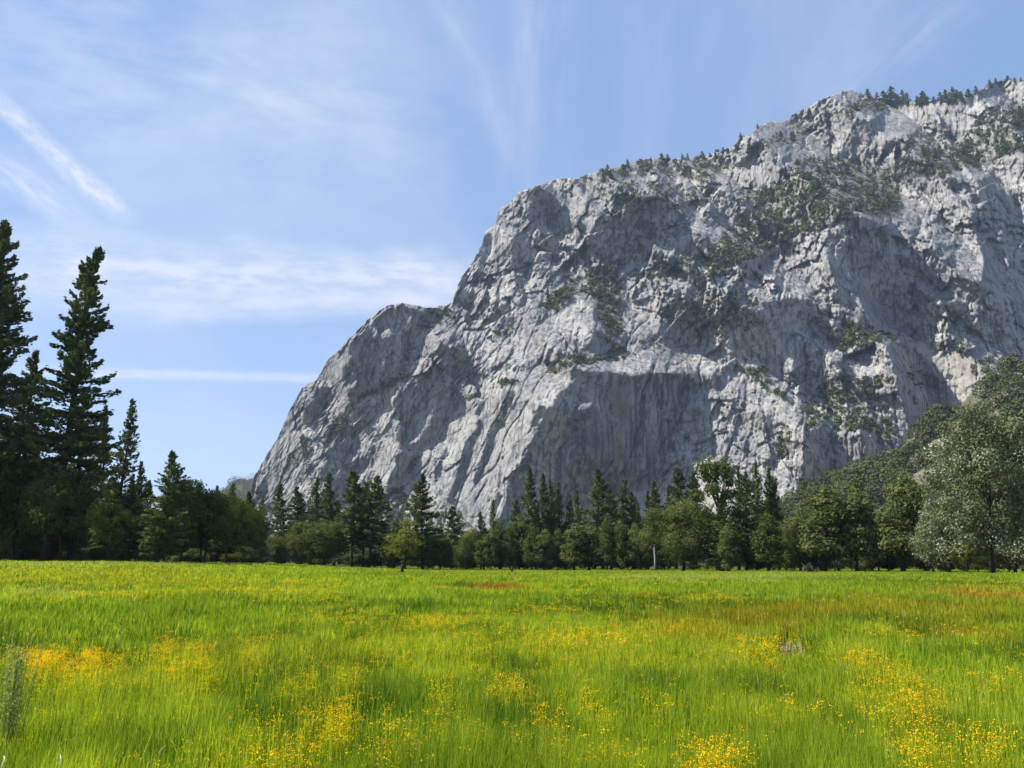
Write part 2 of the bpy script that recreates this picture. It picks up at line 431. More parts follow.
# (p, q, roughness, corner points): p>0 turns the rock away to the right, p<0 to the left, q is how far it leans back
DK = (0.62, -0.12); LT = (-1.0, 0.62); MD = (-0.1, 0.35); ML = (-0.6, 0.6); DD = (0.5, -0.25)
FE = [
    (ML, .8, [(302, 387), (288, 415), (273, 450), (250, 500), (300, 500), (300, 450), (308, 420), (316, 388)]),
    (DK, .5, [(401, 303), (386, 309), (374, 318), (360, 335), (345, 350), (333, 368), (345, 380), (352, 405), (362, 398), (376, 390), (390, 378), (402, 366), (411, 345), (418, 332), (430, 312), (415, 307)]),
    (MD, .5, [(388, 310), (402, 305), (412, 310), (410, 330), (392, 338), (368, 342), (366, 330)]),
    (DD, .3, [(345, 346), (400, 338), (422, 324), (426, 332), (405, 350), (350, 362)]),
    (LT, .5, [(342, 350), (352, 355), (332, 392), (322, 398), (330, 372)]),
    (LT, .5, [(350, 372), (355, 374), (338, 425), (330, 428)]),
    (LT, .5, [(377, 355), (383, 360), (378, 378), (374, 376)]),
    (DK, .5, [(320, 383), (330, 385), (322, 405), (316, 428), (304, 425), (306, 405)]),
    (MD, 1., [(300, 440), (340, 420), (372, 400), (395, 402), (372, 440), (350, 470), (330, 500), (300, 500)]),
    (DK, .7, [(345, 440), (372, 445), (368, 480), (352, 500), (340, 505), (330, 480), (320, 470), (334, 450)]),
    (LT, .6, [(398, 388), (388, 400), (374, 418), (360, 440), (350, 460), (366, 452), (378, 436), (388, 420), (400, 402)]),
    (ML, .6, [(318, 440), (335, 430), (320, 470), (300, 520), (270, 540), (262, 530), (285, 490)]),
    (LT, .6, [(352, 470), (378, 462), (372, 480), (352, 485), (348, 478)]),
    (LT, .4, [(384, 440), (402, 428), (398, 460), (386, 492), (374, 490), (372, 470)]),
    (DK, .7, [(402, 386), (420, 376), (442, 380), (456, 390), (466, 402), (456, 415), (442, 430), (432, 445), (415, 452), (398, 440), (400, 420), (392, 405)]),
    (DK, .4, [(400, 449), (413, 456), (402, 482), (392, 497), (384, 492), (395, 462)]),
    (LT, .5, [(408, 422), (420, 412), (428, 402), (432, 410), (420, 440), (405, 445)]),
    (LT, .7, [(432, 318), (412, 345), (415, 356), (432, 350), (448, 336), (442, 320)]),
    (DK, .8, [(440, 345), (462, 350), (470, 365), (450, 372), (436, 362)]),
    (LT, .28, [(402, 486), (415, 465), (420, 450), (440, 440), (450, 416), (466, 400), (486, 385), (502, 378), (522, 371), (546, 364), (562, 372), (572, 378), (560, 396), (550, 408), (538, 425), (525, 445), (512, 470), (500, 480), (508, 500), (500, 515), (490, 532), (470, 560), (380, 560), (385, 520)]),
    (LT, .6, [(455, 330), (480, 320), (520, 330), (545, 345), (520, 368), (490, 380), (468, 392), (460, 380), (470, 360)]),
    (DK, .3, [(480, 399), (472, 412), (474, 426), (462, 450), (454, 478), (449, 498), (453, 500), (461, 478), (470, 450), (482, 425), (478, 414), (486, 402)]),
    (DK, .3, [(511, 390), (500, 405), (494, 425), (480, 460), (472, 482), (476, 482), (486, 460), (499, 426), (505, 406), (515, 392)]),
    (DK, .3, [(446, 445), (432, 482), (436, 482), (449, 450)]),
    (DK, .3, [(538, 405), (532, 424), (537, 424), (544, 406)]),
    (DK, .3, [(548, 404), (540, 418), (545, 418), (554, 408)]),
    (DK, .3, [(497, 492), (488, 514), (493, 514), (502, 494)]),
    (ML, .8, [(499, 212), (520, 195), (524, 215), (513, 235), (512, 270), (500, 305), (478, 318), (458, 310), (474, 290), (486, 262), (494, 235)]),
    (DK, .6, [(485, 232), (493, 234), (490, 250), (483, 264), (476, 260), (480, 246)]),
    (DK, .6, [(454, 302), (458, 286), (470, 284), (473, 290), (468, 305)]),
    (DK, .7, [(546, 183), (556, 200), (547, 215), (556, 235), (572, 255), (568, 268), (556, 262), (546, 250), (535, 232), (525, 215), (524, 200), (532, 190)]),
    (DK, .6, [(513, 236), (525, 238), (529, 270), (518, 270), (512, 252)]),
    (LT, .8, [(556, 216), (576, 198), (583, 212), (572, 245), (560, 240)]),
    (LT, .8, [(584, 196), (598, 184), (604, 204), (592, 212)]),
    (LT, .5, [(624, 175), (656, 174), (652, 188), (632, 194), (623, 190)]),
    (DK, .9, [(628, 206), (650, 195), (676, 200), (682, 214), (670, 226), (650, 238), (640, 250), (628, 266), (612, 262), (596, 245), (588, 232), (600, 215), (614, 214)]),
    (LT, .8, [(640, 250), (660, 236), (682, 218), (712, 204), (724, 214), (702, 236), (664, 252)]),
    (LT, .4, [(704, 166), (726, 160), (738, 170), (742, 186), (722, 184)]),
    (DK, .5, [(696, 170), (706, 170), (716, 182), (706, 188), (698, 182)]),
    (MD, .9, [(700, 205), (760, 195), (800, 205), (760, 225), (730, 245), (700, 260), (680, 250), (712, 226)]),
    (DK, .7, [(600, 292), (616, 298), (616, 318), (604, 328), (592, 318)]),
    (LT, .35, [(630, 304), (655, 294), (672, 300), (662, 325), (646, 342), (628, 336), (622, 322)]),
    (LT, .5, [(664, 280), (692, 270), (692, 285), (670, 293)]),
    (DK, .6, [(638, 286), (660, 277), (655, 294), (638, 298)]),
    (DK, .6, [(594, 325), (612, 334), (616, 350), (604, 356), (588, 346)]),
    (LT, .6, [(560, 310), (592, 304), (594, 325), (585, 345), (560, 352), (545, 345), (540, 325)]),
    (DK, .8, [(665, 300), (700, 300), (706, 330), (690, 345), (668, 345), (655, 335)]),
    (LT, .8, [(600, 368), (630, 355), (660, 345), (668, 356), (692, 360), (702, 372), (650, 371), (615, 374)]),
    ((0.45, -0.12), .22, [(574, 370), (590, 374), (605, 374), (640, 373), (660, 372), (690, 375), (702, 384), (692, 392), (684, 402), (682, 416), (672, 432), (676, 440), (668, 450), (660, 478), (650, 492), (620, 500), (600, 520), (570, 540), (548, 540), (500, 540), (492, 530), (505, 505), (505, 485), (515, 470), (530, 445), (545, 420), (555, 400), (565, 385)]),
    (DD, .3, [(642, 373), (690, 376), (698, 383), (680, 392), (655, 404), (642, 398), (640, 384)]),
    ((-0.2, .1), .2, [(614, 385), (634, 385), (626, 440), (620, 470), (613, 440)]),
    (LT, .4, [(553, 472), (564, 450), (580, 425), (586, 427), (576, 447), (560, 476)]),
    (LT, .4, [(522, 500), (532, 490), (540, 480), (534, 500), (520, 520)]),
    (LT, .6, [(576, 396), (592, 400), (588, 406), (574, 410)]),
    (LT, .4, [(683, 392), (694, 388), (692, 402), (682, 412)]),
    (LT, .5, [(702, 386), (745, 360), (776, 368), (792, 392), (802, 408), (796, 430), (802, 462), (790, 500), (730, 510), (660, 490), (668, 470), (682, 446), (690, 428), (684, 410), (692, 395)]),
    (DK, .4, [(672, 418), (700, 402), (706, 408), (690, 424), (676, 430)]),
    (DK, .8, [(716, 326), (740, 352), (760, 356), (796, 348), (788, 322), (770, 306), (735, 310)]),
    (DK, .3, [(739, 354), (764, 374), (791, 402), (786, 403), (760, 381), (736, 359)]),
    (DK, .6, [(786, 352), (810, 340), (822, 360), (823, 376), (802, 394), (790, 372)]),
    (DK, .3, [(730, 400), (734, 402), (730, 425), (726, 423)]),
    (DK, .3, [(740, 400), (744, 402), (736, 426), (732, 424)]),
    (DK, .6, [(712, 372), (722, 375), (726, 386), (714, 390)]),
    (LT, .5, [(783, 334), (789, 334), (793, 366), (787, 366)]),
    (LT, .5, [(812, 324), (821, 325), (832, 338), (852, 345), (849, 356), (826, 356), (818, 350)]),
    (LT, .6, [(825, 365), (850, 358), (880, 350), (888, 358), (892, 378), (870, 380), (840, 378), (824, 385), (812, 395), (806, 392)]),
    (DK, .5, [(804, 432), (826, 429), (833, 450), (833, 480), (805, 482), (803, 452)]),
    (LT, .5, [(836, 440), (846, 440), (846, 478), (836, 478)]),
    (DK, .4, [(858, 436), (872, 437), (888, 456), (888, 470), (862, 476), (856, 456)]),
    (DK, .8, [(840, 385), (862, 390), (866, 402), (858, 420), (840, 418), (830, 400)]),
    (LT, .5, [(858, 405), (892, 392), (900, 420), (906, 440), (890, 440), (872, 425)]),
    (DK, .7, [(762, 226), (800, 214), (810, 225), (795, 248), (770, 258), (748, 282), (738, 268)]),
    (LT, .6, [(765, 262), (790, 250), (804, 260), (801, 270), (782, 281), (765, 270)]),
    (LT, .6, [(792, 276), (804, 272), (804, 296), (791, 300)]),
    (LT, .6, [(747, 298), (761, 298), (759, 311), (748, 308)]),
    (DK, .8, [(762, 300), (790, 298), (812, 300), (812, 322), (790, 330), (765, 322)]),
    (DK, .5, [(826, 232), (860, 212), (884, 222), (897, 240), (902, 265), (912, 290), (906, 310), (892, 326), (870, 338), (842, 326), (836, 300), (830, 280), (822, 255)]),
    (LT, .6, [(816, 293), (836, 290), (836, 306), (816, 309)]),
    (LT, .6, [(806, 245), (812, 245), (822, 285), (814, 290)]),
    (LT, .6, [(884, 232), (888, 232), (884, 250), (880, 248)]),
    (LT, .75, [(903, 188), (920, 178), (945, 196), (966, 180), (977, 172), (970, 200), (967, 235), (981, 245), (979, 280), (970, 300), (925, 312), (897, 331), (912, 300), (915, 286), (905, 265), (898, 240), (905, 226), (898, 215)]),
    (DK, .4, [(930, 250), (939, 244), (937, 268), (926, 280)]),
    (DK, .4, [(903, 231), (918, 230), (911, 246)]),
    (DK, .4, [(948, 218), (966, 198), (966, 214), (955, 220)]),
    (DK, .4, [(938, 262), (950, 258), (948, 280), (940, 282)]),
    ((0.15, 0.12), .8, [(976, 182), (1000, 165), (1024, 150), (1170, 140), (1170, 350), (990, 352), (972, 320), (978, 290), (984, 262), (974, 240), (970, 215)]),
    (LT, .4, [(1024, 193), (1018, 200), (1014, 225), (1008, 250), (1013, 250), (1019, 230), (1026, 215)]),
    (LT, .5, [(999, 255), (1004, 255), (1006, 270), (1001, 270)]),
    (DK, .5, [(918, 308), (930, 302), (968, 304), (966, 312), (940, 316), (936, 334), (926, 338), (914, 330)]),
    (LT, .5, [(946, 338), (960, 316), (969, 312), (967, 346), (950, 347)]),
    (LT, .5, [(995, 350), (997, 336), (1008, 318), (1011, 322), (1003, 352)]),
    (LT, .8, [(912, 343), (930, 345), (1002, 358), (985, 376), (976, 396), (960, 402), (958, 384), (935, 364)]),
    (DK, .25, [(882, 346), (905, 344), (930, 361), (950, 377), (958, 386), (959, 402), (936, 410), (915, 425), (905, 442), (900, 420), (895, 392), (893, 368)]),
    (LT, .3, [(894, 396), (899, 396), (909, 436), (902, 440)]),
    (DK, .3, [(838, 150), (842, 138), (866, 120), (880, 113), (881, 120), (873, 137), (876, 152), (862, 158), (846, 158)]),
    (LT, .4, [(770, 165), (800, 148), (850, 120), (868, 112), (844, 134), (836, 152), (815, 156), (790, 168)]),
    (DK, .5, [(738, 180), (746, 168), (758, 161), (772, 170), (778, 178), (764, 183), (744, 183)]),
    (DK, .5, [(764, 164), (784, 154), (790, 160), (776, 167)]),
    (DK, .5, [(729, 160), (738, 161), (741, 168), (730, 168)]),
    ((-1.1, .9), .08, [(881, 114), (905, 107), (940, 102), (965, 100), (950, 108), (934, 114), (920, 128), (900, 136), (888, 146), (877, 152), (872, 136)]),
    (DK, .4, [(942, 114), (958, 104), (985, 90), (997, 84), (994, 90), (972, 104), (974, 124), (960, 131), (946, 126)]),
    (ML, .6, [(975, 100), (1000, 88), (1024, 84), (1024, 100), (990, 112), (976, 112)]),
]
VEG = [  # density, points
    (.8, [(402, 372), (412, 372), (388, 392), (362, 406), (345, 425), (332, 440), (316, 446), (326, 430), (350, 408), (372, 390)]),
    (.4, [(300, 440), (310, 445), (300, 462), (285, 480), (275, 480), (290, 455)]),
    (.5, [(425, 310), (450, 308), (455, 318), (440, 325), (420, 330), (418, 320)]),
    (.8, [(494, 388), (508, 380), (520, 376), (514, 386), (498, 391)]),
    (.7, [(490, 330), (510, 322), (512, 330), (500, 338)]),
    (.85, [(530, 312), (560, 285), (590, 270), (608, 268), (622, 276), (620, 294), (600, 300), (585, 295), (562, 304), (545, 314)]),
    (.6, [(596, 300), (620, 298), (618, 330), (606, 345), (600, 320)]),
    (.9, [(545, 366), (575, 356), (612, 352), (611, 358), (575, 368), (550, 374)]),
    (.8, [(612, 345), (628, 352), (622, 358), (608, 356)]),
    (.7, [(640, 286), (650, 266), (680, 258), (700, 256), (742, 238), (742, 262), (712, 262), (684, 272), (655, 286)]),
    (.5, [(648, 345), (662, 340), (665, 350), (650, 350)]),
    (.75, [(700, 270), (716, 244), (735, 226), (770, 206), (862, 196), (862, 212), (830, 222), (792, 240), (760, 252), (730, 272), (704, 280)]),
    (.3, [(660, 300), (720, 290), (760, 300), (760, 330), (700, 340), (670, 330)]),
    (.55, [(580, 178), (640, 162), (720, 156), (735, 165), (700, 185), (660, 172), (620, 178), (590, 188)]),
    (.35, [(600, 190), (640, 180), (700, 190), (720, 205), (660, 215), (620, 210)]),
    (.8, [(760, 195), (800, 180), (830, 170), (862, 172), (895, 160), (935, 150), (965, 140), (1030, 122), (1030, 150), (985, 165), (950, 175), (920, 178), (900, 188), (905, 210), (880, 215), (840, 205), (790, 215), (750, 215)]),
    (.45, [(720, 200), (770, 185), (800, 160), (830, 155), (870, 160), (870, 175), (800, 185), (750, 205)]),
    (.6, [(830, 125), (860, 100), (930, 98), (968, 98), (920, 104), (885, 110), (858, 114), (838, 124)]),
    (.4, [(735, 150), (790, 130), (830, 110), (850, 100), (870, 105), (820, 128), (780, 145), (745, 158)]),
    (.55, [(978, 115), (1030, 98), (1030, 128), (985, 136), (972, 130)]),
    (.3, [(900, 140), (940, 130), (970, 130), (970, 145), (920, 155), (895, 155)]),
    (.6, [(800, 410), (815, 392), (835, 376), (862, 376), (888, 382), (870, 405), (864, 432), (838, 432), (800, 426)]),
    (.5, [(862, 405), (880, 412), (900, 440), (880, 440), (858, 425)]),
    (.8, [(830, 338), (842, 326), (870, 330), (895, 338), (888, 346), (860, 345), (846, 350), (834, 346)]),
    (.6, [(738, 354), (764, 374), (791, 402), (786, 403), (760, 381)]),
    (.5, [(778, 425), (786, 420), (790, 452), (780, 458)]),
    (.4, [(938, 345), (970, 345), (965, 356), (940, 352)]),
    (.8, [(970, 360), (1000, 358), (985, 378), (975, 380)]),
    (.3, [(905, 360), (950, 385), (940, 395), (905, 380)]),
    (.5, [(378, 492), (402, 486), (420, 500), (400, 520), (370, 530)]),
    (.25, [(400, 500), (450, 505), (480, 545), (380, 560), (375, 530)]),
    (.7, [(518, 468), (530, 465), (528, 470), (520, 472)]),
    (.012, [(300, 400), (700, 200), (1024, 180), (1024, 340), (800, 480), (560, 350), (400, 450)]),
]
SCREE = [[(375, 560), (380, 505), (402, 488), (440, 500), (470, 530), (490, 560)],
         [(590, 520), (610, 506), (640, 494), (664, 480), (700, 468), (735, 490), (700, 530), (600, 540)],
         [(912, 343), (945, 348), (1000, 360), (985, 378), (975, 398), (960, 402), (958, 384), (935, 364)],
         [(795, 400), (805, 392), (770, 425), (745, 432), (760, 418)]]

U0, U1, V0, V1 = 150, 1170, 60, 610
uu, vv = np.meshgrid(np.arange(U0, U1 + 1, dtype=float), np.arange(V0, V1 + 1, dtype=float))
jx = 5 * fbm(uu / 14, vv / 14, 4, 1); jy = 5 * fbm(uu / 14, vv / 14, 4, 5)
pj = np.full(uu.shape, -0.38); qj = np.full(uu.shape, 0.50); rg = np.ones(uu.shape)
for (p_, q_), r_, P_ in FE:
    m_ = inpoly(uu + jx, vv + jy, P_)
    pj[m_] = p_; qj[m_] = q_; rg[m_] = r_
vegm = np.zeros(uu.shape)
for d_, P_ in VEG:
    m_ = inpoly(uu + jx * 1.5, vv + jy * 1.5, P_)
    vegm[m_] = np.maximum(vegm[m_], d_)
scr = np.zeros(uu.shape)
for P_ in SCREE:
    scr[inpoly(uu + jx, vv + jy, P_)] = 1
hi = vegm > 0.5
qj = np.where(hi, np.maximum(qj, 0.75), qj); pj = np.where(hi, pj * 0.5 - 0.1, pj)
rg = np.where(hi, rg * 0.6, rg); rg = np.where(scr > 0, 0.35, rg); pj = np.where(scr > 0, -0.2, pj); qj = np.where(scr > 0, 0.8, qj)
pj = blur(pj, 0.9); qj = blur(qj, 0.9); rg = np.where(pj > 0.6, rg * 0.7, rg); rg = blur(rg, 2); scr = blur(scr, 1)
sx_ = np.array([a for a, b in SIL], float); sy_ = np.array([b for a, b in SIL], float)
# smooth starting shape: left end far, right end near, leaning back to the rim
silg = np.interp(uu, sx_, sy_)
tt = np.clip((560 - vv) / np.maximum(560 - silg, 10), -0.1, 1.15)
base = np.interp(uu, [150, 250, 450, 700, 1024, 1170], [1480, 1420, 1200, 1060, 940, 900])
lean = np.interp(uu, [150, 300, 450, 600, 850, 1170], [60, 130, 220, 350, 560, 600])
D0 = base + lean * tt
rx, rz = ray(uu, vv)
rzc = np.clip(rz, 0, 1)
du = D0 / F; dv = D0 * (1 + rzc ** 2) / F
gu = pj * du / np.clip(1 - pj * rx, 0.5, 3)
gv = -qj * dv / np.clip(1 - qj * rzc, 0.45, 2)
# least-squares surface through the wanted slopes (screened Poisson, cosine basis)
eps = (1 / 260.0) ** 2


def dct2(a, inv=False):
    n, m = a.shape
    e = np.concatenate([a, a[::-1]], 0); e = np.concatenate([e, e[:, ::-1]], 1)
    return np.fft.fft2(e), n, m


n_, m_ = uu.shape
ky = 2 - 2 * np.cos(2 * np.pi * np.arange(2 * n_) / (2 * n_)); kx = 2 - 2 * np.cos(2 * np.pi * np.arange(2 * m_) / (2 * m_))
la, lb = sdir.x, sdir.z
Tl = la * pj + lb * qj                     # wanted slope towards the sun
for it in range(16):
    div = np.zeros(uu.shape)
    div[:, :-1] += gu[:, :-1]; div[:, 1:] -= gu[:, :-1]
    div[:-1] += gv[:-1]; div[1:] -= gv[:-1]
    Fh = dct2(-div + eps * D0)[0]
    Dg = np.real(np.fft.ifft2(Fh / (ky[:, None] + kx[None] + eps)))[:n_, :m_]
    gu_ = np.diff(Dg, axis=1, append=Dg[:, -1:]); gv_ = np.diff(Dg, axis=0, append=Dg[-1:])
    p_ = gu_ / np.maximum(du + gu_ * rx, 0.3 * du); q_ = -gv_ / np.maximum(dv - gv_ * rzc, 0.3 * dv)
    dl = (Tl - la * p_ - lb * q_) / (la * la + lb * lb)
    p_ = np.clip(p_ + la * dl, -2.0, 2.0); q_ = np.clip(q_ + lb * dl, -0.35, 1.25)
    gu = p_ * du / np.clip(1 - p_ * rx, 0.4, 3); gv = -q_ * dv / np.clip(1 - q_ * rzc, 0.35, 2)


def samp(G, u, v):
    x = np.clip(u - U0, 0, G.shape[1] - 1.001); y = np.clip(v - V0, 0, G.shape[0] - 1.001)
    i = x.astype(int); j = y.astype(int); fx = x - i; fy = y - j
    return (G[j, i] * (1 - fx) + G[j, i + 1] * fx) * (1 - fy) + (G[j + 1, i] * (1 - fx) + G[j + 1, i + 1] * fx) * fy


D0s = D0 * 0.5 + 0.5 * blur(D0, 12)


def relief(X, Z, rough):
    """rock relief in metres over the face"""
    wx = 10 * fbm(X / 70, Z / 70, 4, 11); wz = 10 * fbm(X / 70, Z / 70, 4, 21)
    X = X + wx; Z = Z + wz
    a = X * 0.90 - Z * 0.42; b = X * 0.42 + Z * 0.90
    h = facet(a / 55, b / 100, 3, 0.6) * 30
    h = h + facet(a / 24, b / 48, 8, 0.85) * 20
    h = h + facet(a / 10, b / 17, 17, 0.95) * 9
    h = h + facet(a / 4.5, b / 6.5, 27, 1.0) * 3.6
    h2 = fbm(a / 24, b / 120, 5, 40, 0.6) * 7
    cr = np.abs(fbm(a / 30, b / 260, 3, 50)); cr2 = np.abs(fbm(a / 13, b / 150, 3, 55))
    h3 = np.clip(1 - cr / 0.035, 0, 1) * 5 + np.clip(1 - cr2 / 0.04, 0, 1) * 2.5
    return h * rough * 0.85 + h2 * (0.4 + 0.6 * rough) + h3


NU, NV = 1080, 440
us = np.linspace(U0 + 1, U1 - 1, NU)
sil = np.interp(us, sx_, sy_) + 2.4 * fbm(us / 9, us * 0, 4, 2) - np.abs(fbm(us / 5, us * 0 + 3, 3, 9)) * 1.5
ts = np.linspace(0, 1, NV) ** 0.97
Ug = np.repeat(us[None], NV, 0)
Vg = sil[None] + (604 - sil)[None] * ts[:, None]
Dv = samp(Dg, Ug, Vg); Rv = samp(rg, Ug, Vg)
rxv, rzv = ray(Ug, Vg)
Ds = samp(D0s, Ug, Vg)
Rv = Rv * np.clip(0.72 + 1.5 * fbm(rxv * Ds / 75, rzv * Ds / 75, 3, 120), 0.42, 1.35)
Dv = Dv + relief(rxv * Ds, rzv * Ds, Rv)
X = rxv * Dv; Y = Dv; Z = CAMZ + rzv * Dv
# the top runs back over the rim
back = []
for k, (dy, dz) in enumerate([(12, -1), (45, -8), (140, -40), (400, -160), (900, -420)]):
    back.append(np.stack([X[0] - dy * 0.05, Y[0] + dy, Z[0] + dz + (3 * fbm(us / 7, us * 0 + k, 3, 5) if dy < 100 else 0)], -1))
G = np.concatenate([np.stack(back[::-1]), np.stack([X, Y, Z], -1)], 0)
NR = G.shape[0]
ii = (np.arange(NR - 1)[:, None] * NU + np.arange(NU - 1)[None]).ravel()
Qd = np.stack([ii, ii + NU, ii + NU + 1, ii + 1], -1)
pad = lambda a: np.concatenate([np.repeat(a[:1], 5, 0), a], 0).ravel()
vgv = samp(blur(vegm, 1.5), Ug, Vg); scv = samp(scr, Ug, Vg)
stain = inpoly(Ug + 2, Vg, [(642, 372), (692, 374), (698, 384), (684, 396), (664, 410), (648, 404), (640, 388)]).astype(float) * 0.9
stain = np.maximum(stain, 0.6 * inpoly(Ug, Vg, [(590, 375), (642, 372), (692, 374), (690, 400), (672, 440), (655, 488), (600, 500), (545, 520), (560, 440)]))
ochre = inpoly(Ug, Vg, [(612, 385), (634, 384), (627, 430), (621, 470), (613, 450)]).astype(float)


def rock_mat():
    m, t, out = new_mat('granite')
    co = t.node('ShaderNodeTexCoord').outputs['Object']
    A = lambda k: t.node('ShaderNodeAttribute', attribute_name=k).outputs['Fac']
    big = t.noise(co, 0.012, 5, 0.6)
    mid = t.noise(co, 0.09, 6, 0.65)
    fine = t.noise(co, 0.55, 4, 0.65)
    c = t.mix(t.mapr(big, 0.35, 0.65), (0.255, 0.247, 0.238), (0.385, 0.368, 0.34))
    c = t.mix(t.mapr(mid, 0.45, 0.75, 0, 0.45), c, (0.15, 0.147, 0.147))
    c = t.mix(t.mapr(fine, 0.5, 0.75, 0, 0.4), c, (0.11, 0.11, 0.108))
    # water streaks down the wall, strengthened to put crevice shade into the colour
    mp = t.node('ShaderNodeMapping'); mp.inputs['Scale'].default_value = (0.16, 0.16, 0.008)
    mp.inputs['Rotation'].default_value = (0, R(14), 0)
    t.l.new(co, mp.inputs[0])
    st = t.noise(mp.outputs[0], 1.0, 5, 0.6)
    tan_ = t.noise(co, 0.03, 5, 0.65)
    c = t.mix(t.mapr(tan_, 0.55, 0.72, 0, 0.55), c, (0.33, 0.28, 0.21))
    c = t.mix(t.mapr(tan_, 0.46, 0.33, 0, 0.75), c, (0.13, 0.13, 0.138))
    c = t.mix(t.mapr(st, 0.49, 0.62, 0, 0.85), c, (0.095, 0.096, 0.102))
    c = t.mix(t.mapr(st, 0.44, 0.3, 0, 0.3), c, (0.33, 0.315, 0.295))
    # joints: thin dark cracks that run with the sheeting of the rock
    wv = t.node('ShaderNodeTexNoise'); t.l.new(co, wv.inputs['Vector']); wv.inputs['Scale'].default_value = 0.035; wv.inputs['Detail'].default_value = 4
    off = t.node('ShaderNodeVectorMath', operation='SCALE'); t.l.new(wv.outputs['Color'], off.inputs[0]); off.inputs['Scale'].default_value = 26
    ad = t.node('ShaderNodeVectorMath', operation='ADD'); t.l.new(co, ad.inputs[0]); t.l.new(off.outputs[0], ad.inputs[1])
    for sc3, wd, am in (((0.030, 0.030, 0.011), 0.030, 0.75), ((0.085, 0.085, 0.040), 0.045, 0.5)):
        mq = t.node('ShaderNodeMapping'); mq.inputs['Scale'].default_value = sc3; mq.inputs['Rotation'].default_value = (0, R(22), 0)
        t.l.new(ad.outputs[0], mq.inputs[0])
        vo = t.node('ShaderNodeTexVoronoi', feature='DISTANCE_TO_EDGE'); t.l.new(mq.outputs[0], vo.inputs['Vector']); vo.inputs['Scale'].default_value = 1.0
        ck = t.math('MULTIPLY', t.mapr(vo.outputs['Distance'], 0.0, wd, am, 0.0), t.mapr(mid, 0.38, 0.55, 0.15, 1.0))
        c = t.mix(ck, c, (0.06, 0.06, 0.058))
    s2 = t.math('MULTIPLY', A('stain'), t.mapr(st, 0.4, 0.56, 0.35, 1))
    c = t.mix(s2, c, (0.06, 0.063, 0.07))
    c = t.mix(t.math('MULTIPLY', A('ochre'), t.mapr(st, 0.35, 0.6, 0.2, 0.7)), c, (0.24, 0.20, 0.15))
    sc_ = A('scree')
    c = t.mix(t.math('MULTIPLY', sc_, t.mapr(fine, 0.35, 0.6, 0.95, 0.3)), c, (0.36, 0.335, 0.28))
    vg = t.math('MULTIPLY', A('veg'), t.mapr(mid, 0.42, 0.56, 0.9, 0.0))
    c = t.mix(vg, c, (0.085, 0.09, 0.045))
    b = t.node('ShaderNodeBsdfPrincipled'); b.inputs['Roughness'].default_value = 0.9
    b.inputs['Specular IOR Level'].default_value = 0.15
    t.l.new(c, b.inputs['Base Color'])
    bp = t.node('ShaderNodeBump'); bp.inputs['Strength'].default_value = 0.55; bp.inputs['Distance'].default_value = 2.0
    t.l.new(t.math('ADD', fine, t.math('MULTIPLY', t.noise(mp.outputs[0], 3.0, 4, 0.6), 0.8)), bp.inputs['Height'])
    t.l.new(bp.outputs[0], b.inputs['Normal'])
    t.l.new(b.outputs[0], out.inputs['Surface'])
    return m


M_ROCK = rock_mat()
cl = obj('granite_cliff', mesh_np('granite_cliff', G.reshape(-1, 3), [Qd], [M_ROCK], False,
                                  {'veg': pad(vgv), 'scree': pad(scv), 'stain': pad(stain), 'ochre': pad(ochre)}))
tag(cl, kind='structure')


def cliff_pt(u, v):
    """a point of the finished cliff face"""
    j = np.clip(np.searchsorted(us, u), 1, NU - 2)
    s = sil[j]
    i = np.clip((np.clip((v - s) / (604 - s), 0, 1) ** (1 / 0.97) * (NV - 1)).astype(int), 0, NV - 1)
    return np.stack([X[i, j], Y[i, j], Z[i, j]], -1)


# ---- brush on the ledges
rng = np.random.RandomState(3)
bu = rng.uniform(255, 1035, 150000); bv = rng.uniform(75, 560, 150000)
dens = samp(vegm, bu, bv) * (0.22 + 0.78 * (fbm(bu / 6, bv / 5, 3, 77) > 0.0))
ok = (rng.rand(len(bu)) < dens ** 1.5 * 2.0) & (bv > np.interp(bu, sx_, sy_) + 1)
P = cliff_pt(bu[ok], bv[ok])
ac = Acc()
nb = len(P); k = 15
rad = rng.uniform(1.8, 4.6, nb) * np.clip(rng.normal(1, 0.25, nb), .5, 1.6)
off = rng.normal(size=(nb, k, 3)); off /= np.linalg.norm(off, axis=2)[..., None]
off *= rng.uniform(0.5, 1.0, (nb, k, 1)) * rad[:, None, None]
off[..., 2] = np.abs(off[..., 2]) * 0.9
C = (P[:, None] + off + np.array([0, -0.6, 0.4])).reshape(-1, 3)
va = np.clip(np.repeat(rng.rand(nb), k) * 0.7 + rng.rand(nb * k) * 0.3, 0, 1)
leaves(ac, C, np.repeat(rad, k) * 0.8, np.repeat(rad, k) * 0.6, rng, a=va, nrm=off.reshape(-1, 3) / np.repeat(rad, k)[:, None])
br = obj('ledge_brush', ac.mesh('ledge_brush', [M_BRUSH]))
tag(br, 'dark green brush growing in patches along the cliff ledges', 'brush', kind='stuff')


# ------------------------------------------------------------------ terrain
def ss(x, a, b):
    t = np.clip((x - a) / (b - a), 0, 1); return t * t * (3 - 2 * t)


def gz(x, y):
    x = np.asarray(x, float); y = np.asarray(y, float)
    r = x / np.maximum(y, 1)
    z = 1.38 * ss(-r, -0.02, 0.55) * ss(y, 35, 125)
    z = z + 0.10 * fbm(x / 9, y / 9, 3, 60) * ss(y, 0, 6) + 0.085 * fbm(x / 2.2, y / 2.2, 2, 61)
    z = z - 0.9 * ss(y, 55, 215) * ss(r, -0.34, -0.1)
    # small washed-out hollow
    hx, hy = gpt(790, 648, 0.05)
    z = z - 0.12 * np.exp(-(((x - hx) / 0.5) ** 2 + ((y - hy) / 2.2) ** 2))
    return z


